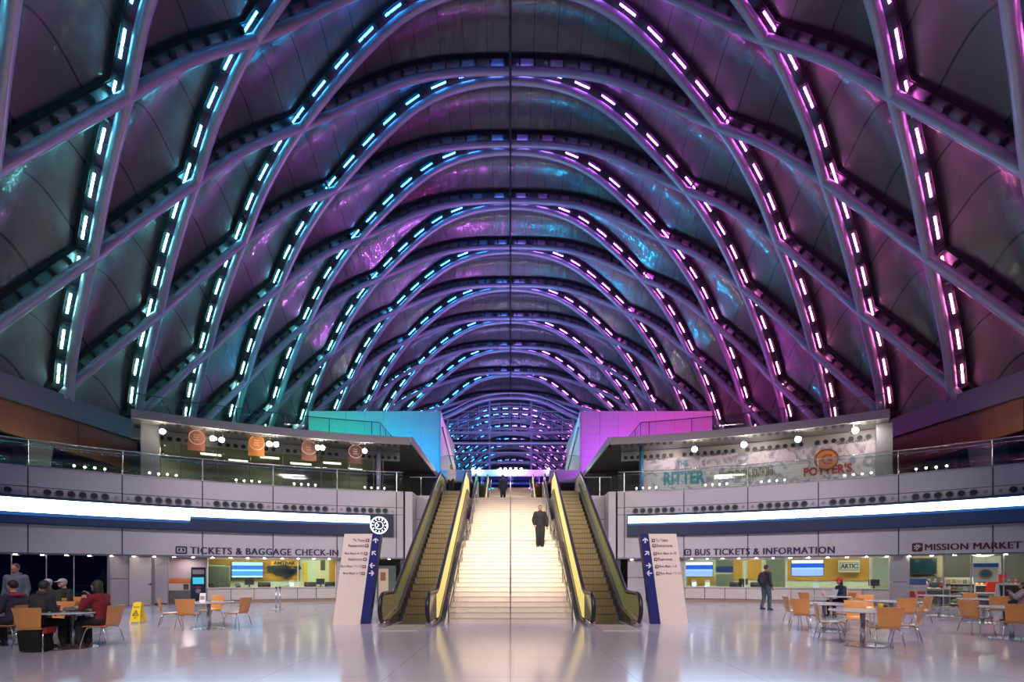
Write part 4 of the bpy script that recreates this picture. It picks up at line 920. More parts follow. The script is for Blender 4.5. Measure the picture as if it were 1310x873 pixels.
# banners
bc = [(.22,.07,.045), (.50,.16,.03), (.20,.07,.05), (.10,.035,.03)]
bn = ['reddish brown', 'orange', 'dull brown', 'dark brown']
for i, (x, yc, w_) in enumerate(((251.5, 560, 23), (328, 567, 21), (395, 573, 19), (454.5, 578, 17))):
    c, ux, n, hw, hh = flat_frame(x, yc, 36.4, w_, 34 if i < 3 else 32)
    t = thing('hanging_banner', f'{bn[i]} square banner with a round white emblem hanging upstairs on the left', 'banner', c, 0, 'restaurant banners')
    MB().obox(c, ux*hw, n*.015, (0,0,hh)).build('banner_cloth', mat('banner%d' % i, bc[i], .6, noise=.25, nscale=4), t, world=True)
    MB().ring(c-n*.03+ux*hw*.05, n, hh*.52, .022, 26, 5).build('emblem_ring', mat('banner_white', (.75,.66,.6), .5), t, world=True)
    e = MB(); 
    for r in range(3): e.tube([c-n*.03+ux*hw*(-.32+.16*j)+up_*(hh*(.18-.18*r)+.03*math.sin(j*2+r)) for j in range(5) for up_ in (Vector((0,0,1)),)], .016, 5)
    e.build('emblem_script', mat('banner_white', (.75,.66,.6), .5), t, world=True)
    hb = MB(); top = c+Vector((0,0,hh)); hb.tube([top, Vector((top.x, top.y, 9.62))], .01, 5); hb.build('hanger', CHROME, t, world=True)
# mural on the right
WSR = bpy.data.objects['wall_right_shopfront']
RM = 37.35
def mural():
    m = bpy.data.materials.new('mural_print'); m.use_nodes = True; nt = m.node_tree; b = nt.nodes['Principled BSDF']; tc = nt.nodes.new('ShaderNodeTexCoord')
    n = nt.nodes.new('ShaderNodeTexNoise'); n.inputs['Scale'].default_value = 1.1; n.inputs['Detail'].default_value = 8; n.inputs['Distortion'].default_value = 2.5
    nt.links.new(tc.outputs['Object'], n.inputs['Vector']); cr = nt.nodes.new('ShaderNodeValToRGB'); nt.links.new(n.outputs['Fac'], cr.inputs[0])
    e = cr.color_ramp.elements; e[0].position = .38; e[0].color = (.22,.22,.28,1); e[1].position = .52; e[1].color = (.52,.47,.50,1)
    nt.links.new(cr.outputs[0], b.inputs['Base Color']); b.inputs['Roughness'].default_value = .5; return m
t = thing('mural_hoarding', 'long pale printed mural with painted words on the right middle floor', 'mural', pol(RM, phi(970, RM), 5.8))
MB().arc(RM, RM+.08, phi(823, RM), phi(1120, RM), 5.8, 9.0).build('hoarding_panel', mural(), t, world=True)
def mtext(body, xa, xb, ya, yb, m, bold=.01, tilt=0):
    z = lambda y, x: EYE+(HY-y)*dR(x, RM)/F
    xm = (xa+xb)/2; z0, z1 = z(yb, xm), z(ya, xm); mb = MB(); vs, fs = text_fit(body, abs(phi(xb, RM)-phi(xa, RM))*RM, z1-z0, .012, bold, 1.05)
    a = phi(xa, RM); mb.add([pol(RM-v[2]-.015, a+v[0]/RM, z0+v[1]+tilt*v[0]) for v in vs], fs); mb.build('mural_lettering', m, t, world=True)
K1 = mat('mural_dark', (.10,.07,.08), .6); K2 = mat('mural_teal', (.03,.22,.27), .5); K3 = mat('mural_olive', (.12,.105,.05), .6); K4 = mat('mural_red', (.32,.03,.035), .5)
mtext('BAKE MART', 827, 855, 586, 589, K1); mtext('GALAXY  BY', 897, 930, 580, 584, K1); mtext('SMOOTHIE  OF', 962, 995, 574, 578, K1); mtext('CO. CREAMERY', 1070, 1112, 563, 567, K1)
mtext('RITTER', 849, 902, 603, 620, K2, .05); mtext('THE', 866, 880, 590, 597, K2, .03); mtext('CONTINENTAL', 919, 960, 603, 614, K3, .06, .05); mtext('SOUTH 2015', 962, 989, 598, 611, K3, .05, .06); mtext("POTTER'S", 1028, 1090, 596, 608, K4, .05, .02)
cc = at(1057, 588, dR(1057, RM-.05)); nn = Vector((cc.x, cc.y-CY, 0)).normalized()
MB().disc(cc, nn, .58, .02, 28).build('orange_roundel', mat('mural_orange', (.55,.20,.06), .5), t, world=True); MB().ring(cc-nn*.03, nn, .56, .05, 28, 6).build('roundel_rim', mat('mural_rust', (.28,.06,.02), .5), t, world=True)
b = MB(); uxx = Vector((nn.y, -nn.x, 0)); text_plane(b, 'G', cc-nn*.03-uxx*.26-Vector((0,0,.3)), uxx, (0,0,1), .52, .6, bold=.03); b.build('roundel_letter', mat('mural_rust', (.28,.06,.02), .5), t, world=True)

# spotlights under the terraces
SPOT = emis('spot_lens', (1,.90,.70), 160)
def spot(px, py, label, R=36.0, rad=.13):
    d = dR(px, R); c = at(px, py, d); t = thing('ceiling_spotlight', label, 'spotlight', c, 0, 'bright spotlights under the upper terraces')
    MB().tube([c+Vector((0,.12,0)), c+Vector((0,-.06,-.02))], rad+.03, 14).build('lamp_housing', CHROME, t, world=True)
    MB().ball(c+Vector((0,-.08,-.03)), rad, 14, 8).build('lamp_lens', SPOT, t, world=True)
    MB().tube([c+Vector((0,.05,.05)), Vector((c.x, c.y+.05, 9.62))], .015, 6).build('lamp_stem', CHROME, t, world=True)
for i, (x, y) in enumerate(((209,552),(273,561),(284.5,563),(345,568),(354,568.5),(407,572.5),(413,573),(467,577))): spot(x, y, f'bright spotlight under the left terrace, {ordw[i]} from the left')
for i, (x, y) in enumerate(((888,575),(951,569),(1020,562),(1093,551))): spot(x, y, f'bright spotlight over the right mural, {ordw[i]} from the left', rad=.15)
for i, x in enumerate((605, 613, 640, 646.5, 653, 660, 667, 702)):
    c = at(x, 600.5, 54.9); t = thing('canopy_spotlight', f'small white spotlight on the far canopy, {ordw[i]} from the left', 'spotlight', c, 0, 'spotlights on the far canopy')
    MB().ball(c, .12, 10, 7).build('lamp_lens', SPOT, t, world=True); MB().tube([c+Vector((0,.0,-.1)), c+Vector((0,.18,-.1))], .05, 8).build('lamp_bracket', CHROME, t, world=True)
# small ledge lights
LL = emis('ledge_glow', (1,.86,.66), 14); lm = MB(); lm.ball((0,0,.60), .05, 10, 7); lm.cur = 1; lm.lathe([(.06,0),(.06,.02),(.02,.05),(.02,.555)], n=10); LLM = lm.mesh('ledge_light', [LL, CHROME])
for s, nm in ((-1, 'left'), (1, 'right')):
    c_ = 0
    for bay in range(7):
        for j in range(4):
            q = s*math.radians(12.6+5.6*bay+.62*j+(.8 if bay % 2 else 0)); o = bpy.data.objects.new('ledge_light', LLM); C.objects.link(o); o.location = pol(R0+.62+(.0 if j % 2 else .06), q, 5.8)
            tag(o, f'tiny warm light standing on the {nm} middle floor ledge behind the railing', 'light', f'ledge lights on the {nm}')

# ============================================================ SIGN PYLONS
PYC = mat('pylon_cream', (.66,.56,.50), .45); PYB = mat('pylon_blue', (.010,.014,.13), .4); ARW = mat('arrow_white', (.8,.78,.8), .5); PYT = mat('pylon_text', (.10,.06,.09), .5)
def pylon(s, lines, label):
    y = 14.9; t = thing('sign_pylon', label, 'sign pylon', (s*4.9, y, 0)); k = y/F; Z = 2.715
    def P(x, z): return Vector((s*x, y, z))
    # lean: inner edge goes outward towards the base
    MB().prism([P(5.34,0), P(4.52,0), P(4.15,Z), P(4.99,Z)], (0,.28,0)).build('cream_panel', PYC, t, world=True)
    MB().prism([P(4.515,0), P(4.25,0), P(3.90,Z), P(4.145,Z)], (0,.26,0)).build('blue_panel', PYB, t, world=True)
    def mid(z): return 4.38-.358*z/Z
    arr = [(2.51,'u'),(2.13,'dg'),(1.76,'o'),(1.53,'i')]
    if s > 0: pass
    for z, dr in arr:
        c = P(mid(z), z)+Vector((0,-.012,0)); v = {'u':(0,1),'dg':(s*.7*1,.7) if s > 0 else (-.7,.7),'o':(s,0),'i':(-s,0)}[dr]
        v = Vector((v[0],0,v[1])).normalized(); q = Vector((v.z,0,-v.x)); a = MB()
        a.obox(c, v*.075, (0,.008,0), q*.014)
        for w in (1,-1): e = c+v*.075; a.obox(e-(v-q*w).normalized()*.045, (v-q*w).normalized()*.06, (0,.008,0), (v+q*w).normalized()*.014)
        a.build('arrow', ARW, t, world=True)
    for z, txt, wd in lines:
        xi = 4.515-.362*z/Z+.07; c = P(xi+.045, z); b = MB(); b.obox(c+Vector((0,-.008,0)), (.048,0,0), (0,.008,0), (0,0,.045)); b.build('icon', PYT, t, world=True)
        b = MB(); b.obox(c+Vector((0,-.018,0)), (.022,0,0), (0,.003,0), (0,0,.02)); b.build('icon_symbol', PYC, t, world=True)
        b = MB(); x0 = s*(xi+.12) if s > 0 else s*(xi+.12+wd); text_plane(b, txt, Vector((x0, y-.006, z-.04)), (1,0,0), (0,0,1), wd, .085, ext=.002, bold=.0); b.build('sign_text', PYT, t, world=True)
pylon(-1, [(2.52,'To Trains',.36),(2.36,'Restaurants',.48),(2.12,'Bus Bays 6-10',.56),(1.95,'Restrooms',.42),(1.73,'Bus Bays 11-13',.62),(1.52,'Bus Bays 1-5',.52)], 'leaning cream and blue direction pylon left of the escalators')
pylon(1, [(2.52,'To Trains',.36),(2.36,'Restaurants',.48),(2.12,'Bus Bays 6-10',.56),(1.95,'Restrooms',.42),(1.73,'Bus Bays 1-5',.52),(1.52,'Bus Bays 11-13',.62)], 'leaning cream and blue direction pylon right of the escalators')
# ============================================================ CHAIRS AND TABLES
PLY = mat('bent_plywood', (.62,.27,.075), .32, noise=.12, nscale=6, coat=.3); TOPW = mat('table_laminate', (.50,.50,.54), .15, noise=.02)
CHL = mat('chair_chrome', (.60,.59,.60), .22, .95)
def sheet(mb, rows, th):
    """rows of points -> a thin curved shell"""
    n = len(rows[0]); m = len(rows); top = [Vector(p) for r in rows for p in r]; nr = []
    for i in range(m):
        for j in range(n):
            a = top[i*n+min(j+1, n-1)]-top[i*n+max(j-1, 0)]; b = top[min(i+1, m-1)*n+j]-top[max(i-1, 0)*n+j]; nr.append(a.cross(b).normalized()*th)
    bot = [p-q for p, q in zip(top, nr)]; N = n*m
    fs = [(i*n+j, i*n+j+1, (i+1)*n+j+1, (i+1)*n+j) for i in range(m-1) for j in range(n-1)]; fs += [tuple(N+q for q in f[::-1]) for f in fs]
    for j in range(n-1): fs += [(j, j+1, N+j+1, N+j), ((m-1)*n+j, (m-1)*n+j+1, N+(m-1)*n+j+1, N+(m-1)*n+j)]
    for i in range(m-1): fs += [(i*n, (i+1)*n, N+(i+1)*n, N+i*n), (i*n+n-1, (i+1)*n+n-1, N+(i+1)*n+n-1, N+i*n+n-1)]
    mb.add(top+bot, fs); return mb
def make_chair(label, loc, rz):
    t = thing('cafe_chair', label, 'chair', loc, rz, 'bent plywood cafe chairs')
    rows = []
    for y, z, w, dip in ((.24,.435,.205,.0),(.22,.452,.215,.004),(.12,.458,.22,.012),(0,.452,.215,.018),(-.12,.448,.20,.016),(-.19,.458,.19,.010)):
        rows.append([(w*q, y, z-dip*(1-q*q)) for q in (-1,-.6,-.2,.2,.6,1)])
    sheet(MB(), rows, .013).build('seat', PLY, t, smooth=False)
    rows = []
    for y, z, w, c_ in ((-.195,.445,.185,.02),(-.225,.50,.19,.025),(-.245,.60,.20,.03),(-.265,.72,.215,.032),(-.29,.83,.23,.03),(-.30,.865,.232,.028)):
        rows.append([(w*q, y+c_*(q*q)*.9-.02, z) for q in (-1,-.6,-.2,.2,.6,1)])
    sheet(MB(), rows, .013).build('backrest', PLY, t)
    for sx in (-1, 1):
        for sy in (-1, 1):
            y1 = .10 if sy > 0 else -.12
            MB().tube([(sx*.10, y1*.6, .428), (sx*.17, y1, .432), (sx*.20, y1+sy*.05, .415), (sx*.215, y1+sy*.085, .34), (sx*.235, y1+sy*.13, .15), (sx*.25, y1+sy*.155, 0.0)], .011, 8).build('leg', CHL, t, smooth=True)
    MB().tube([(-.12,.05,.425),(.12,.05,.425)], .009, 6).build('crossbar', CHL, t)
    return t
def make_table(label, loc, r=.62):
    t = thing('cafe_table', label, 'table', loc, 0, 'round cafe tables')
    MB().lathe([(.02,.712),(r-.03,.712),(r,.722),(r,.738),(r-.01,.744),(.02,.744)], n=40).build('tabletop', TOPW, t)
    MB().tube([(0,0,.02),(0,0,.712)], .048, 14).build('pedestal', CHROME, t, smooth=True)
    MB().lathe([(.40,0),(.41,.008),(.38,.018),(.08,.03),(.05,.05)], n=32).build('base', CHROME, t)
    MB().tube([(-.25,0,.70),(.25,0,.70)], .02, 6).build('brace', DKGREY, t); return t
def fp(px, d): return Vector(((px-VX)*d/F, d, 0))
TB = {}
tabs = [('L1',94,10.1,'table at the far left with bags and a laptop on it'), ('L0',-30,10.9,'table cut off by the left edge beside the seated young man'), ('L2',267,13.6,'lone table before the left ticket counter'),
        ('T1',1063,17.2,'table where the person in the red cap sits'), ('T2',1054,13.0,'table in the middle of the right group with nothing on it'), ('T3',1103.6,10.45,'nearest table on the right, with a yellow cup'),
        ('T4',1140,14.1,'table behind the yellow cup table'), ('T5',1201,17.9,'farthest table near the snack rack'), ('T6',1257,15.3,'table between the snack rack and the menu easel'), ('T7',1294,11.5,'near table at the right edge')]
proto = None
for k, x, d, l in tabs:
    l = 'round grey pedestal '+l
    if proto is None: proto = TB[k] = make_table(l, fp(x, d))
    else: TB[k] = dup(proto, fp(x, d), 0, l)
R_ = math.radians
chs = [ # pixel x, depth, heading (deg, 0 = facing away from viewer, -90 = facing right), label
 (47,9.55,14,'plywood chair seen from behind at far left, draped with a black coat'), (131,10.1,92,'plywood chair under the woman in the maroon sweater'), (70,11.2,190,'plywood chair with its back showing behind the far left table'),
 (17,10.25,88,'plywood chair under the dark haired young man, at the left edge'), (219,13.35,-62,'plywood chair on the left of the lone table, seen edge on'), (242,12.9,14,'plywood chair before the lone table, its back to the viewer'), (269,14.5,165,'plywood chair behind the lone table by the menu stand'), (303,13.5,80,'plywood chair on the right of the lone table'),
 (1029,12.9,-50,'plywood chair left of the empty middle table, its broad back turned to the viewer'), (1018,14.1,-100,'plywood chair half hidden at the far left of the right group'), (1036,17.5,-75,'plywood chair left of the red cap table'), (1062,10.9,-112,'plywood chair between the empty table and the yellow cup table, seen edge on'),
 (1083,13.1,95,'plywood chair right of the empty middle table'), (1096,11.7,150,'plywood chair behind the yellow cup table, turned to the viewer'), (1131,9.75,-16,'plywood chair nearest the viewer in the right group, back of the yellow cup table'), (1157,10.3,58,'plywood chair right of the yellow cup table, seen edge on'),
 (1155,13.35,-20,'plywood chair between the yellow cup table and the market'), (1173,14.2,75,'plywood chair leaning right of the table behind the yellow cup table'), (1116,15.0,180,'plywood chair glowing behind the table below the ticket counter end'), (1080,17.4,88,'plywood chair under the person in the red cap'), (1092,18.1,150,'plywood chair just right of the red cap person, further back'),
 (1184,18.3,-120,'plywood chair left of the farthest table'), (1229,17.4,75,'plywood chair right of the farthest table'), (1250,16.2,175,'plywood chair behind the table near the snack rack'), (1271,14.6,-20,'plywood chair with its back to the viewer before the menu easel'), (1249,12.0,-75,'plywood chair showing its curved shell left of the table at the right edge'), (1295,10.8,-25,'plywood chair nearest the viewer at the right edge'),
 (1306,15.4,60,'plywood chair under the child at the right edge')]
cproto = None
for x, d, a, l in chs:
    if cproto is None: cproto = make_chair(l, fp(x, d), R_(a))
    else: dup(cproto, fp(x, d), R_(a), l)

# ============================================================ PEOPLE
SKIN = {'light': (.55,.30,.20), 'mid': (.38,.19,.12), 'dark': (.17,.08,.05)}
def evald(o):
    me = bpy.data.meshes.new_from_object(o.evaluated_get(bpy.context.evaluated_depsgraph_get())); return me
def skin_obj(chains, sub=2):
    """tapered limbs and an oval trunk laid along joint chains (x,y,z,r); remeshed later into one skin"""
    mb = MB()
    for ch in chains:
        for p, q_ in zip(ch[:-1], ch[1:]):
            a, b = Vector(p[:3]), Vector(q_[:3]); trunk = abs(p[0]) < .01 and abs(q_[0]) < .01 and max(p[3], q_[3]) > .09
            if trunk:
                n = max(2, int((b-a).length/.03))
                for i in range(n+1):
                    f = i/n; r = p[3]+(q_[3]-p[3])*f; mb.ball(a.lerp(b, f), (r*1.22, r*.86, r*.9), 16, 10)
            else:
                if (b-a).length > 1e-3: mb.tube([a, b], [p[3], q_[3]], 12)
                mb.ball(a, p[3]*.995, 12, 8); mb.ball(b, q_[3]*.995, 12, 8)
    return mb.mesh('sk', SKINM('mid'))
def remesh(meshes, vox, it=4):
    bm = bmesh.new()
    for m in meshes: bm.from_mesh(m)
    me = bpy.data.meshes.new('rm'); bm.to_mesh(me); bm.free(); o = bpy.data.objects.new('rm', me); C.objects.link(o)
    r = o.modifiers.new('r', 'REMESH'); r.mode = 'VOXEL'; r.voxel_size = vox; r.use_smooth_shade = True
    s_ = o.modifiers.new('s', 'SMOOTH'); s_.factor = .5; s_.iterations = it
    out = evald(o); bpy.data.objects.remove(o); bpy.data.meshes.remove(me); return out
def put(me, name, mats, parent):
    mats = mats if isinstance(mats, list) else [mats]; me.materials.clear()
    for m in mats: me.materials.append(m)
    o = bpy.data.objects.new(name, me); C.objects.link(o); o.parent = parent
    for p in me.polygons: p.use_smooth = True
    return o
def person(label, loc, rz, pose='stand', skin='mid', hair=(.02,.015,.012), top=(.03,.03,.04), trousers=(.02,.02,.025), shoes=(.02,.018,.018), sc=1.0, arms=None, lean=0.0, turn=0.0, longhair=False, hat=None, hood=None, stride=.0, group=None, bulk=.016):
    V = Vector; t = thing('person', label, 'person', loc, rz, group, sc)
    J = {}
    if pose == 'sit':
        P = V((0,-.06,.56)); J['hip'] = .53; knee = V((.12,.36,.53)); ank = [V((.13,.34,.09)), V((.13,.30,.09))]
        knees = [knee, V((.12,.34,.53))]; hipz = .55
    else:
        P = V((0,0,.95)); hipz = .92; knees = [V((.09,.05+stride*.35,.50)), V((.09,.03-stride*.25,.49))]; ank = [V((.09,-.0+stride*.55,.09)), V((.09,-.03-stride*.8,.09+abs(stride)*.12))]
    ch = P+V((0,lean*.6,.33)); nk = P+V((0,lean,.54)); hd = nk+V((0,.02+lean*.25,.155)); ct = math.cos(turn); sn = math.sin(turn)
    def side(v, s): return V((s*v.x, v.y, v.z))
    sh = nk+V((.175,-.01,-.075))-V((nk.x,0,0)); A = {}
    for s in (-1, 1):
        shs = V((s*.175, sh.y, sh.z))
        if arms and s in arms: el, wr = V(arms[s][0]), V(arms[s][1])
        elif pose == 'sit': el, wr = shs+V((s*.05,.05,-.27)), shs+V((s*-.01,.26,-.32))
        else: el, wr = shs+V((s*.06,-.03,-.27)), shs+V((s*.07,.05,-.50))
        A[s] = (shs, el, wr)
    hips = {s: V((s*.085, P.y, hipz)) for s in (-1, 1)}
    def q(v, r): return (v.x, v.y, v.z, r)
    body = [[q(P, .125), q(P+V((0,lean*.3,.16)), .115), q(ch, .135), q(nk, .055), q(nk+V((0,.01,.07)), .05)]]
    for s in (-1, 1):
        shs, el, wr = A[s]; body.append([q(ch+V((s*.05,0,.04)), .09), q(shs, .055), q(shs.lerp(el, .5), .045), q(el, .038), q(wr, .026)])
        k = knees[0 if s > 0 else 1]; an = ank[0 if s > 0 else 1]; k = V((s*k.x, k.y, k.z)); an = V((s*an.x, an.y, an.z))
        body.append([q(P+V((s*.03,0,0)), .10), q(hips[s], .085), q(hips[s].lerp(k, .5), .075), q(k, .055), q(k.lerp(an, .35), .052), q(an, .034), q(an+V((0,.09,-.05)), .03), q(an+V((0,.16,-.06)), .026)])
    bm_ = skin_obj(body)
    # head
    def rot(v): return V((v.x*ct-v.y*sn, v.x*sn+v.y*ct, v.z))
    h = MB(); h.ball((0,0,0), (.073,.092,.112), 20, 14); h.ball((0,.035,-.06), (.052,.055,.055), 14, 10)
    h.prism([(-.012,.088,.022),(.012,.088,.022),(.018,.086,-.022),(-.018,.086,-.022)], (0,.012,0)); h.tube([(0,.085,.015),(0,.112,-.018)], [.008,.014], 8)
    for s in (-1, 1): h.ball((s*.074,-.005,-.005), (.012,.02,.03), 8, 6); h.ball((s*.028,.084,.012), (.014,.01,.009), 8, 6)
    h.ball((0,.086,-.052), (.026,.012,.008), 10, 6)
    h.v = [tuple(rot(V(v))+hd) for v in h.v]; hm = h.mesh('h', SKINM(skin))
    # hands: palm and five unequal fingers, slightly curled
    hands = []
    for s in (-1, 1):
        shs, el, wr = A[s]; f = (wr-el).normalized(); upv = V((0,0,1)) if abs(f.z) < .8 else V((0,1,0)); sd = f.cross(upv).normalized(); dn = sd.cross(f).normalized()
        if dn.z > 0: dn = -dn
        pm = MB(); pm.obox(wr+f*.045, f*.048, sd*.040, dn*.014); hands.append(pm.mesh('p', SKINM(skin)))
        for i, (o_, L) in enumerate(((-.031,.058),(-.011,.070),(.010,.066),(.030,.052))):
            a = wr+f*.085+sd*o_; fm_ = MB(); fm_.tube([a, a+f*L*.45+dn*.006, a+f*L*.8+dn*.022, a+f*L+dn*.040], [.0095,.009,.0085,.007], 6); hands.append(fm_.mesh('f', SKINM(skin)))
        a = wr+f*.03-sd*.036*s*1; tm = MB(); tm.tube([a, a-sd*s*.028+f*.025+dn*.01, a-sd*s*.034+f*.055+dn*.022], [.012,.011,.008], 6); hands.append(tm.mesh('th', SKINM(skin)))
    full = remesh([bm_, hm]+hands, .0085, 2)
    mats = [SKINM(skin), mat('eye_dark', (.02,.015,.012), .3), mat('lip', (.32,.10,.08), .5)]
    o = put(full, 'body', mats, t)
    eyes = [rot(V((s*.028,.095,.012)))+hd for s in (-1, 1)]; mouth = rot(V((0,.098,-.052)))+hd
    for p in full.polygons:
        c = p.center
        if min((c-e).length for e in eyes) < .0115: p.material_index = 1
        elif abs((c-mouth).z) < .007 and (c-mouth).length < .026: p.material_index = 2
    # clothes
    g = bulk; tp = [[q(P+V((0,0,-.02)), .135+g), q(P+V((0,lean*.3,.16)), .13+g), q(ch, .145+g), q(nk+V((0,-.005,-.035)), .072+g)]]
    for s in (-1, 1):
        shs, el, wr = A[s]; tp.append([q(ch+V((s*.05,0,.04)), .10+g), q(shs, .065+g), q(shs.lerp(el, .5), .052+g), q(el, .044+g), q(el.lerp(wr, .93), .030+g)])
    tcol = mat('cloth_'+str(top), top, .8, noise=.25, nscale=9); put(remesh([skin_obj(tp)], .014), 'top', tcol, t)
    tr = [[q(P+V((0,0,.03)), .125+g), q(P+V((0,0,-.01)), .125+g)]]
    for s in (-1, 1):
        k = knees[0 if s > 0 else 1]; an = ank[0 if s > 0 else 1]; k = V((s*k.x, k.y, k.z)); an = V((s*an.x, an.y, an.z))
        tr.append([q(P+V((s*.03,0,-.01)), .105+g), q(hips[s], .092+g), q(hips[s].lerp(k, .5), .08+g), q(k, .060+g), q(an+V((0,0,.02)), .046+g)])
        sh_ = MB(); c0 = an+V((0,.055,-.045)); sh_.ball(c0, (.047,.135,.044), 14, 9); sh_.ball(an+V((0,-.01,-.01)), (.045,.055,.055), 12, 8)
        sh_.obox(an+V((0,.05,-.080)), (.042,0,0), (0,.12,0), (0,0,.010)); put(remesh([sh_.mesh('s', SKINM(skin))], .012), 'shoe', mat('shoe_'+str(shoes), shoes, .5), t)
    put(remesh([skin_obj(tr)], .014), 'trousers', mat('cloth_'+str(trousers), trousers, .8, noise=.2, nscale=9), t)
    # hair / hat
    hr = MB(); hr.ball((0,-.018,.028), (.084,.096,.104), 18, 12)
    if longhair: hr.ball((0,-.055,-.10), (.085,.055,.17), 14, 10); hr.ball((.05,-.03,-.05), (.05,.05,.12), 10, 8); hr.ball((-.05,-.03,-.05), (.05,.05,.12), 10, 8)
    hr.v = [tuple(rot(V(v))+hd) for v in hr.v]
    if hair: put(remesh([hr.mesh('hr', SKINM(skin))], .011), 'hair', mat('hair_'+str(hair), hair, .6, noise=.3, nscale=30, bump=.3), t)
    if hat:
        ht = MB(); ht.ball((0,-.008,.055), (.091,.104,.078), 18, 10); ht.prism([(-.07,.07,.045),(.07,.07,.045),(.06,.165,.035),(0,.185,.033),(-.06,.165,.035)], (0,0,.014))
        ht.v = [tuple(rot(V(v))+hd) for v in ht.v]; put(remesh([ht.mesh('ht', SKINM(skin))], .009), 'cap', mat('cap_'+str(hat), hat, .7), t)
    if hood:
        hh = MB(); hh.ball((0,-.085,-.145), (.105,.065,.055), 14, 9); hh.v = [tuple(V(v)+hd) for v in hh.v]; put(remesh([hh.mesh('hh', SKINM(skin))], .014), 'hood', mat('cloth_'+str(hood), hood, .8), t)
    return t
def SKINM(k): return mat('skin_'+k, SKIN[k], .5, noise=.06, nscale=14)

# seated / standing people
person('woman in a maroon sweater and black trousers sitting and raising a phone to her mouth', fp(129,10.1)+Vector((.0,0,0)), R_(92), 'sit', 'mid', top=(.16,.006,.012), trousers=(.01,.01,.013), shoes=(.07,.03,.02), longhair=True, lean=.10,
       arms={1: ((.24,.16,.80),(.07,.27,1.06)), -1: ((-.22,.20,.82),(-.05,.30,1.0))})
person('person in a black jacket seen from behind on the nearest chair at far left', fp(49,9.72), R_(-6), 'sit', 'dark', top=(.028,.024,.03), trousers=(.012,.012,.016), shoes=(.03,.02,.02), lean=.14, hood=(.03,.03,.04))
person('dark haired young person in a pink patterned top at the left edge', fp(17,10.25), R_(88), 'sit', 'light', hair=(.015,.01,.008), top=(.03,.03,.05), trousers=(.02,.02,.03), lean=.05)
yp = [o for o in bpy.data.objects if o.get('label', '').startswith('dark haired young person')][0]
sc_ = MB(); sc_.ring((0,-.05,1.07), (0,.1,1), .085, .04, 20, 8); sc_.ball((-.13,.02,.96), (.07,.07,.13), 12, 8); sc_.ball((.13,.02,.96), (.07,.07,.13), 12, 8)
put(remesh([sc_.mesh('s', SKINM('mid'))], .014), 'scarf', mat('scarf_pink', (.35,.02,.09), .8, noise=.8, nscale=22), yp)
person('man in a blue grey hoodie standing at far left behind the seated group', fp(20,12.4), R_(195), 'stand', 'mid', hair=(.05,.045,.04), top=(.10,.13,.18), trousers=(.04,.05,.07), hood=(.10,.13,.18))
person('seated person in pale cap and dark coat, chin on hand, far left', fp(64,12.7), R_(200), 'sit', 'light', hair=(.12,.08,.05), top=(.03,.035,.035), hat=(.40,.40,.42), lean=.12, arms={1: ((.22,.2,.80),(.08,.24,1.05))})
person('seated person in black coat and white rimmed cap behind the far left table', fp(84,13.5), R_(165), 'sit', 'light', hair=(.3,.28,.26), top=(.012,.014,.012), hat=(.35,.33,.36), lean=.1)
for x, nmn in ((64, 'pale cap'), (84, 'white rimmed cap')): dup(cproto, fp(x, 12.75 if x == 64 else 13.55), R_(200 if x == 64 else 165), f'plywood chair hidden under the person in the {nmn}')
person('person in a red cap and navy jacket sitting at a table', fp(1076,17.4), R_(88), 'sit', 'mid', hair=(.02,.015,.012), top=(.012,.02,.05), trousers=(.012,.012,.014), hat=(.55,.01,.015), longhair=True, lean=.08)
person('dark haired child in a pale pink top sitting at the right edge', fp(1306,15.4), R_(60), 'sit', 'mid', hair=(.05,.025,.015), top=(.35,.25,.28), trousers=(.1,.03,.03), sc=.92, longhair=True, arms={1: ((.2,.16,.82),(.03,.26,1.02)), -1: ((-.2,.16,.82),(-.03,.26,1.0))})
wk = person('man in a dark jacket and jeans standing before the right ticket counter', fp(980,20.7), R_(-70), 'stand', 'mid', hair=(.03,.02,.015), top=(.035,.035,.04), trousers=(.05,.08,.12), shoes=(.01,.02,.05), sc=1.07, stride=.12)
bp = thing('backpack', 'black backpack worn by the man before the right ticket counter', 'backpack', fp(980,20.7)+Vector((0,0,0)), R_(-70), sc=1.07)
b = MB(); b.ball((0,-.22,1.24), (.16,.11,.25), 16, 12); b.build('bag_body', mat('backpack_cloth', (.03,.025,.03), .8), bp, smooth=True); b = MB(); b.ball((0,-.31,1.16), (.11,.06,.13), 12, 8); b.build('front_pocket', mat('backpack_cloth', (.03,.025,.03), .8), bp, smooth=True)
for s in (-1, 1): MB().tube([(s*.10,-.16,1.42),(s*.13,-.0,1.50),(s*.13,.13,1.38),(s*.15,.05,1.12),(s*.13,-.14,1.05)], .018, 6).build('strap', mat('backpack_strap', (.02,.02,.02), .7), bp, smooth=True)
# on the stairs
y_ = 20.25; zz = zst(y_-15.1, prof); zz = math.floor((y_-15.1)/.305+1)*.1526
person('man in a black jacket and trousers walking down the main stairs', ((691-VX)*y_/F, y_, zz+.01), R_(180), 'stand', 'mid', hair=(.02,.015,.012), top=(.004,.004,.007), trousers=(.004,.004,.007), shoes=(.004,.004,.004), sc=.97, stride=.0, bulk=.042, arms={1: ((.27,-.02,1.15),(.24,.10,.95)), -1: ((-.27,-.02,1.15),(-.29,.02,.90))})
person('person in a white shirt and black trousers riding at the head of the left escalator', ((577-VX)*27.2/F, 27.3, 5.83), R_(160), 'stand', 'mid', hair=(.12,.05,.03), top=(.50,.48,.48), trousers=(.012,.012,.016), sc=.96)
person('person in dark clothes at the top of the main stairs', (-.45, 30.2, 5.8), R_(10), 'stand', 'mid', top=(.03,.03,.05), trousers=(.02,.02,.03))

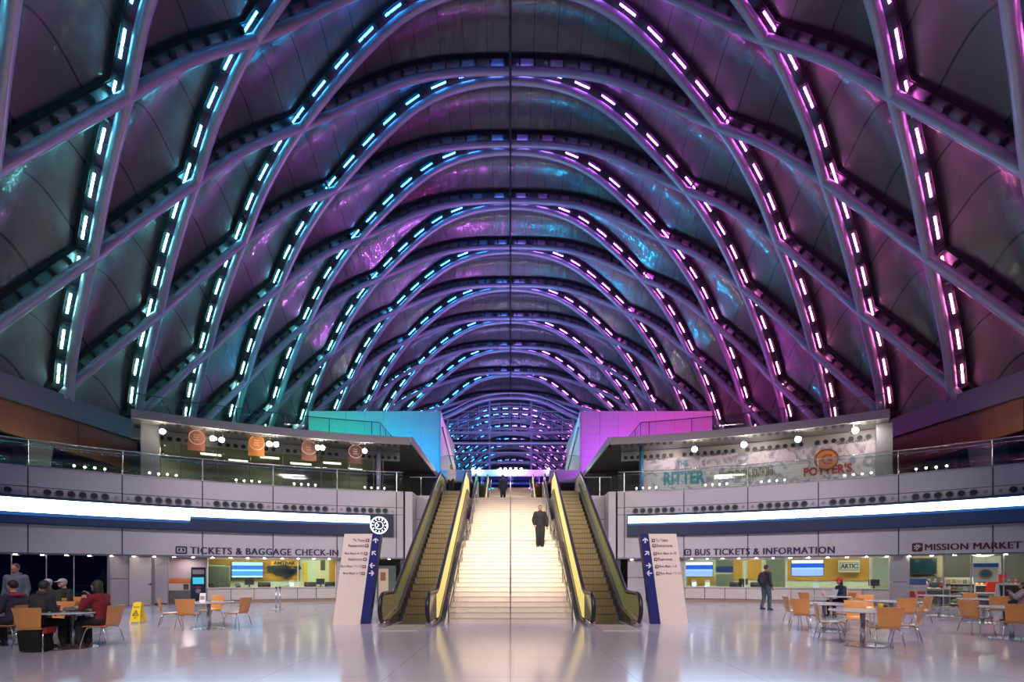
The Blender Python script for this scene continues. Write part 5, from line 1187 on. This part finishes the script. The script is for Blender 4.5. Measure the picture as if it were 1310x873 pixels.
# ============================================================ SMALL THINGS
LTB = TB['L1'].matrix_basis.translation; zt = .745
def on(k, dx, dy): v = TB[k].matrix_basis.translation; return Vector((v.x+dx, v.y+dy, zt))
t = thing('laptop_computer', 'open laptop with pale screen back on the far left table', 'laptop', on('L1', .18, .1), R_(-75))
MB().box(-.17,.17,-.12,.12,0,.018).build('keyboard_base', DKGREY, t, bevel=.004); m = MB(); m.obox((0,.155,.125), (.17,0,0), (0,.004,0), (0,.03,.115)); m.build('screen_lid', mat('laptop_lid', (.40,.40,.42), .3, .5), t)
m = MB(); m.obox((0,.148,.125), (.15,0,0), (0,.002,0), (0,.03,.1)); m.build('screen_display', emis('laptop_glow', (.5,.7,1), .6), t)
t = thing('takeaway_cup', 'orange drink cup on the far left table', 'cup', on('L1', -.22, -.1)); MB().lathe([(.028,0),(.04,.13),(.042,.135)], n=18).build('cup_body', mat('cup_orange', (.55,.12,.03), .4), t, smooth=True); MB().lathe([(.044,.133),(.044,.145),(.02,.155)], n=18).build('cup_lid', mat('cup_lid', (.7,.66,.6), .4), t)
for i, (dx, dy, col, l) in enumerate(((-.03,.05,(.30,.30,.24),'crumpled pale green food bag left of the laptop'), (.04,-.12,(.12,.12,.10),'dark crumpled food bag before the laptop'), (.35,-.08,(.45,.40,.40),'pale paper napkin on the right of the far left table'))):
    b = MB(); b.ball((0,0,.045), (.13,.09,.05), 14, 9); b.v = [(x+.012*math.sin(40*y), y+.012*math.sin(37*x), max(0, z+.012*math.sin(50*x+30*y))) for x, y, z in b.v]
    o = b.build('food_bag', mat('foodbag%d' % i, col, .6), smooth=True); o.location = on('L1', dx, dy); tag(o, l, 'bag')
t = thing('shoulder_bag', 'dark patterned bag standing under the far left table', 'bag', (LTB.x-.32, LTB.y+.45, 0), .3)
m = MB(); m.prism([(-.22,-.1,0),(.22,-.1,0),(.20,-.08,.62),(-.20,-.08,.62)], (0,.2,0)); m.build('bag_body', mat('bag_navy', (.02,.025,.06), .7, noise=.4, nscale=12), t, bevel=.03); MB().tube([(-.12,0,.6),(-.1,0,.8),(.1,0,.8),(.12,0,.6)], .012, 6).build('bag_strap', BLACK, t)
cpos = fp(44,9.5)
t = thing('draped_coat', 'long black coat hanging on the nearest chair at far left', 'coat', cpos, R_(12))
m = MB(); m.prism([(-.25,-.0,.02),(-.02,-.05,.01),(.16,-.02,.03),(.17,-.16,.42),(-.20,-.16,.43)], (0,.34,0)); m.build('coat_cloth', mat('coat_black', (.008,.008,.01), .8), t, bevel=.02); m = MB(); m.obox((.24,.02,.42), (.03,0,0), (0,.14,0), (0,0,.06)); m.build('coat_lining', mat('coat_red', (.30,.01,.01), .7), t, bevel=.015)
t = thing('menu_stand', 'small white menu stand on the lone table', 'menu stand', on('L2', -.1, -.1), .3); m = MB(); m.prism([(-.07,-.05,0),(-.07,.05,0),(-.07,0,.24)], (.14,0,0)); m.build('folded_card', mat('card_white', (.85,.85,.85), .4), t); MB().box(-.05,.05,-.04,-.025,.06,.16).build('card_print', mat('card_print', (.35,.32,.3), .5), t)
t = thing('paper_cup', 'bright yellow cup on the nearest right table', 'cup', on('T3', .42, .05)); MB().lathe([(.035,0),(.05,.11),(.052,.12)], n=18).build('cup_body', mat('cup_yellow', (.85,.55,.02), .4), t, smooth=True); MB().lathe([(.053,.118),(.053,.128),(.02,.135)], n=18).build('cup_lid', mat('cup_yellow2', (.8,.6,.1), .4), t)
t = thing('napkin_box', 'small black box beside the yellow cup on the right', 'box', on('T3', .54, .15)); MB().box(-.06,.06,-.05,.05,0,.08).build('box_body', BLACK, t, bevel=.006); MB().box(-.05,.05,-.04,.04,.08,.088).build('box_lid', DKGREY, t)
t = thing('laptop_computer', 'white laptop before the person in the red cap', 'laptop', on('T1', -.02, 0), R_(-88)); MB().box(-.16,.16,-.11,.11,0,.016).build('keyboard_base', mat('laptop_white', (.6,.6,.63), .3), t); m = MB(); m.obox((0,.14,.12), (.16,0,0), (0,.004,0), (0,.03,.11)); m.build('screen_lid', mat('laptop_white', (.6,.6,.63), .3), t)
t = thing('paper_cup', 'pink cup on the red cap table', 'cup', on('T1', -.3, -.05)); MB().lathe([(.03,0),(.042,.14)], n=16).build('cup_body', mat('cup_pink', (.6,.25,.28), .4), t, smooth=True); MB().lathe([(.044,.138),(.044,.15),(.02,.155)], n=16).build('cup_lid', mat('cup_lid', (.7,.66,.6), .4), t)
# wet floor sign
c = floor_at(176.5, 797.6); t = thing('wet_floor_sign', 'yellow folding caution sign standing on the floor at left', 'warning sign', c, .1)
YL = mat('sign_yellow2', (.78,.58,.02), .45)
for s in (-1, 1):
    m = MB(); a = [(-.15,s*.16,0),(-.11,s*.15,0),(-.10,s*.14,.05),(.10,s*.14,.05),(.11,s*.15,0),(.15,s*.16,0),(.115,s*.02,.62),(.05,s*.015,.65),(-.05,s*.015,.65),(-.115,s*.02,.62)]
    m.prism(a, (0,s*.012,0)); m.build('sign_leaf', YL, t)
def on_leaf(x, z): f = z/.65; return Vector((x, -.17+.15*f-.004, z))
tri = MB(); pp = [on_leaf(-.085,.24), on_leaf(.085,.24), on_leaf(0,.40)]
for a, b_ in zip(pp, pp[1:]+pp[:1]): tri.tube([a, b_], .009, 5)
tri.tube([on_leaf(-.03,.27), on_leaf(.01,.31), on_leaf(.0,.35)], .008, 5); tri.tube([on_leaf(.01,.31), on_leaf(.045,.27)], .008, 5); tri.build('warning_symbol', BLACK, t)
tx = MB(); text_plane(tx, 'CAUTION', on_leaf(-.085,.47), (1,0,0), (0,.22,1), .17, .045, ext=.002, bold=.01); text_plane(tx, 'WET', on_leaf(-.04,.16), (1,0,0), (0,.22,1), .08, .035, ext=.002, bold=.01); tx.build('sign_text', BLACK, t)
# stanchions
for i, (x, w) in enumerate(((353.2,'left'), (358.2,'right'))):
    c = fp(x, 21.2+.25*i); t = thing('queue_post', f'slim steel queue post before the left ticket counter, the {w} of the pair', 'stanchion', c, 0, 'queue posts')
    MB().lathe([(.17,0),(.17,.012),(.05,.03),(.03,.04)], n=24).build('base', CHROME, t); MB().tube([(0,0,.03),(0,0,.90)], .033, 12).build('post_tube', CHROME, t, smooth=True); MB().lathe([(.035,.88),(.045,.90),(.045,.95),(.03,.97)], n=16).build('belt_head', DKGREY, t)

# ============================================================ LIGHT
def area(name, loc, tgt, size, power, col, sy=None):
    l = bpy.data.lights.new(name, 'AREA'); l.energy = power; l.color = col; l.size = size
    if sy: l.shape = 'RECTANGLE'; l.size_y = sy
    o = bpy.data.objects.new(name, l); C.objects.link(o); o.location = loc; o.rotation_euler = (Vector(tgt)-Vector(loc)).to_track_quat('-Z', 'Y').to_euler(); return o
def spotl(name, loc, tgt, power, col, ang, rad=.5):
    l = bpy.data.lights.new(name, 'SPOT'); l.energy = power; l.color = col; l.spot_size = math.radians(ang); l.spot_blend = .6; l.shadow_soft_size = rad*.5
    o = bpy.data.objects.new(name, l); C.objects.link(o); o.location = loc; o.rotation_euler = (Vector(tgt)-Vector(loc)).to_track_quat('-Z', 'Y').to_euler(); return o
for s in (-1, 1):  # added fill spots out of view, brightening floor and walls
    spotl('hall_fill', (s*20, 5, 13), (s*6, 25, 1.5), 7500, (1,.86,.92), 52)
    spotl('hall_fill', (s*4, 3, 18), (s*9, 22, 1), 7500, (1,.87,.90), 58)
spotl('stair_fill', (0, 10, 13), (0, 21.5, 2.0), 12000, (1,.83,.62), 44)  # added warm fill spot out of view above the stairs
spotl('hall_fill', (0, -5, 15), (0, 12, 0), 8000, (1,.87,.84), 60)  # added fill behind the camera for the near floor and pylons
for s in (-1, 1): spotl('hall_fill', (s*13, -5, 14), (s*3, 13, 0), 3600, (1,.86,.86), 62)  # further added fill pair behind the camera
# wash lights in front of the two boxes, down on the terraces behind the deck edge
area('wash_bounce_light', (-15.8, 41.0, 10.3), (-15.8, 45, 13.6), 5.0, 330, (.0,1,.62), .3); area('wash_bounce_light', (-9.2, 41.0, 10.3), (-9.2, 45, 13.6), 5.0, 420, (.0,.36,1), .3)
area('wash_bounce_light', (15.8, 41.0, 10.3), (15.8, 45, 13.6), 5.0, 420, (1,.05,.62), .3); area('wash_bounce_light', (9.2, 41.0, 10.3), (9.2, 45, 13.6), 5.0, 380, (.55,.08,1), .3)
area('wash_bounce_light', (3.0, 47, 10.4), (-6.3, 51, 13), 1.0, 3200, (.7,.15,1)); area('wash_bounce_light', (-3.0, 47, 10.4), (6.3, 51, 13), 1.0, 3200, (.0,.5,1))  # added lamps standing in for coloured bounce on the inner side walls
area('arch_light', (0, 66, 12), (0, DF-1, 25), 8, 900, (.42,.35,1), 1)
# ticket offices, restaurants and shop
for px, R, pw, col in ((300,34.4,70,(1,.9,.62)),(350,34.4,70,(1,.9,.62)),(405,34.4,90,(1,.95,.65)),(900,34.4,60,(1,.92,.7)),(960,34.4,70,(1,.9,.65)),(1030,34.4,60,(1,.9,.65)),(1100,34.4,60,(1,.9,.65)),(1200,35.2,110,(1,.93,.75)),(1275,35.2,110,(1,.93,.75))):
    c = pol(R, phi(px, R), 2.9); area('office_light', c, c+Vector((0,0.3,-3)), 1.2, pw, col)
c = pol(RW+.6, phi(238), 2.3); area('alcove_light', c, c-Vector((0,0,2)), .6, 25, (1,.8,.8))
for s in (-1, 1):
    for a in (16, 24, 32): c = pol(39.5 if s < 0 else 36.0, s*R_(a), 9.0 if s < 0 else 9.5); area('upper_light', c, c+Vector((0,-.2 if s < 0 else 1.2,-3)), 1.2, 110 if s < 0 else 60, (1,.9,.6) if s < 0 else (1,.85,.8))
area('landing_light', (0, 32, 9.0), (0, 30, 5.8), 2, 250, (1,.85,.7)); area('landing_light', (0, 43, 9.4), (0, 44, 6), 2, 150, (1,.85,.75))
w = bpy.data.worlds.new('night'); bpy.context.scene.world = w; w.use_nodes = True
bg = w.node_tree.nodes['Background']; bg.inputs[0].default_value = (.02,.04,.20,1); bg.inputs[1].default_value = .35

# ============================================================ CAMERA
cam = bpy.data.cameras.new('camera'); co = bpy.data.objects.new('camera', cam); C.objects.link(co); bpy.context.scene.camera = co
co.location = (0, 0, EYE); co.rotation_euler = (PI/2, 0, 0); cam.sensor_width = 36; cam.lens = F/1310*36
cam.shift_x = (655-VX)/1310; cam.shift_y = (HY-436.5)/1310; cam.clip_end = 300
sc = bpy.context.scene
sc.view_settings.view_transform = 'Standard'; sc.view_settings.look = 'None'; sc.view_settings.exposure = 0; sc.view_settings.gamma = 1; sc.view_settings.use_curve_mapping = False
sc.cycles.use_denoising = True; sc.cycles.max_bounces = 6; sc.cycles.diffuse_bounces = 3; sc.cycles.glossy_bounces = 4; sc.cycles.transparent_max_bounces = 16; sc.cycles.caustics_reflective = False; sc.cycles.caustics_refractive = False
sc.cycles.sample_clamp_indirect = 6; sc.cycles.use_light_tree = True
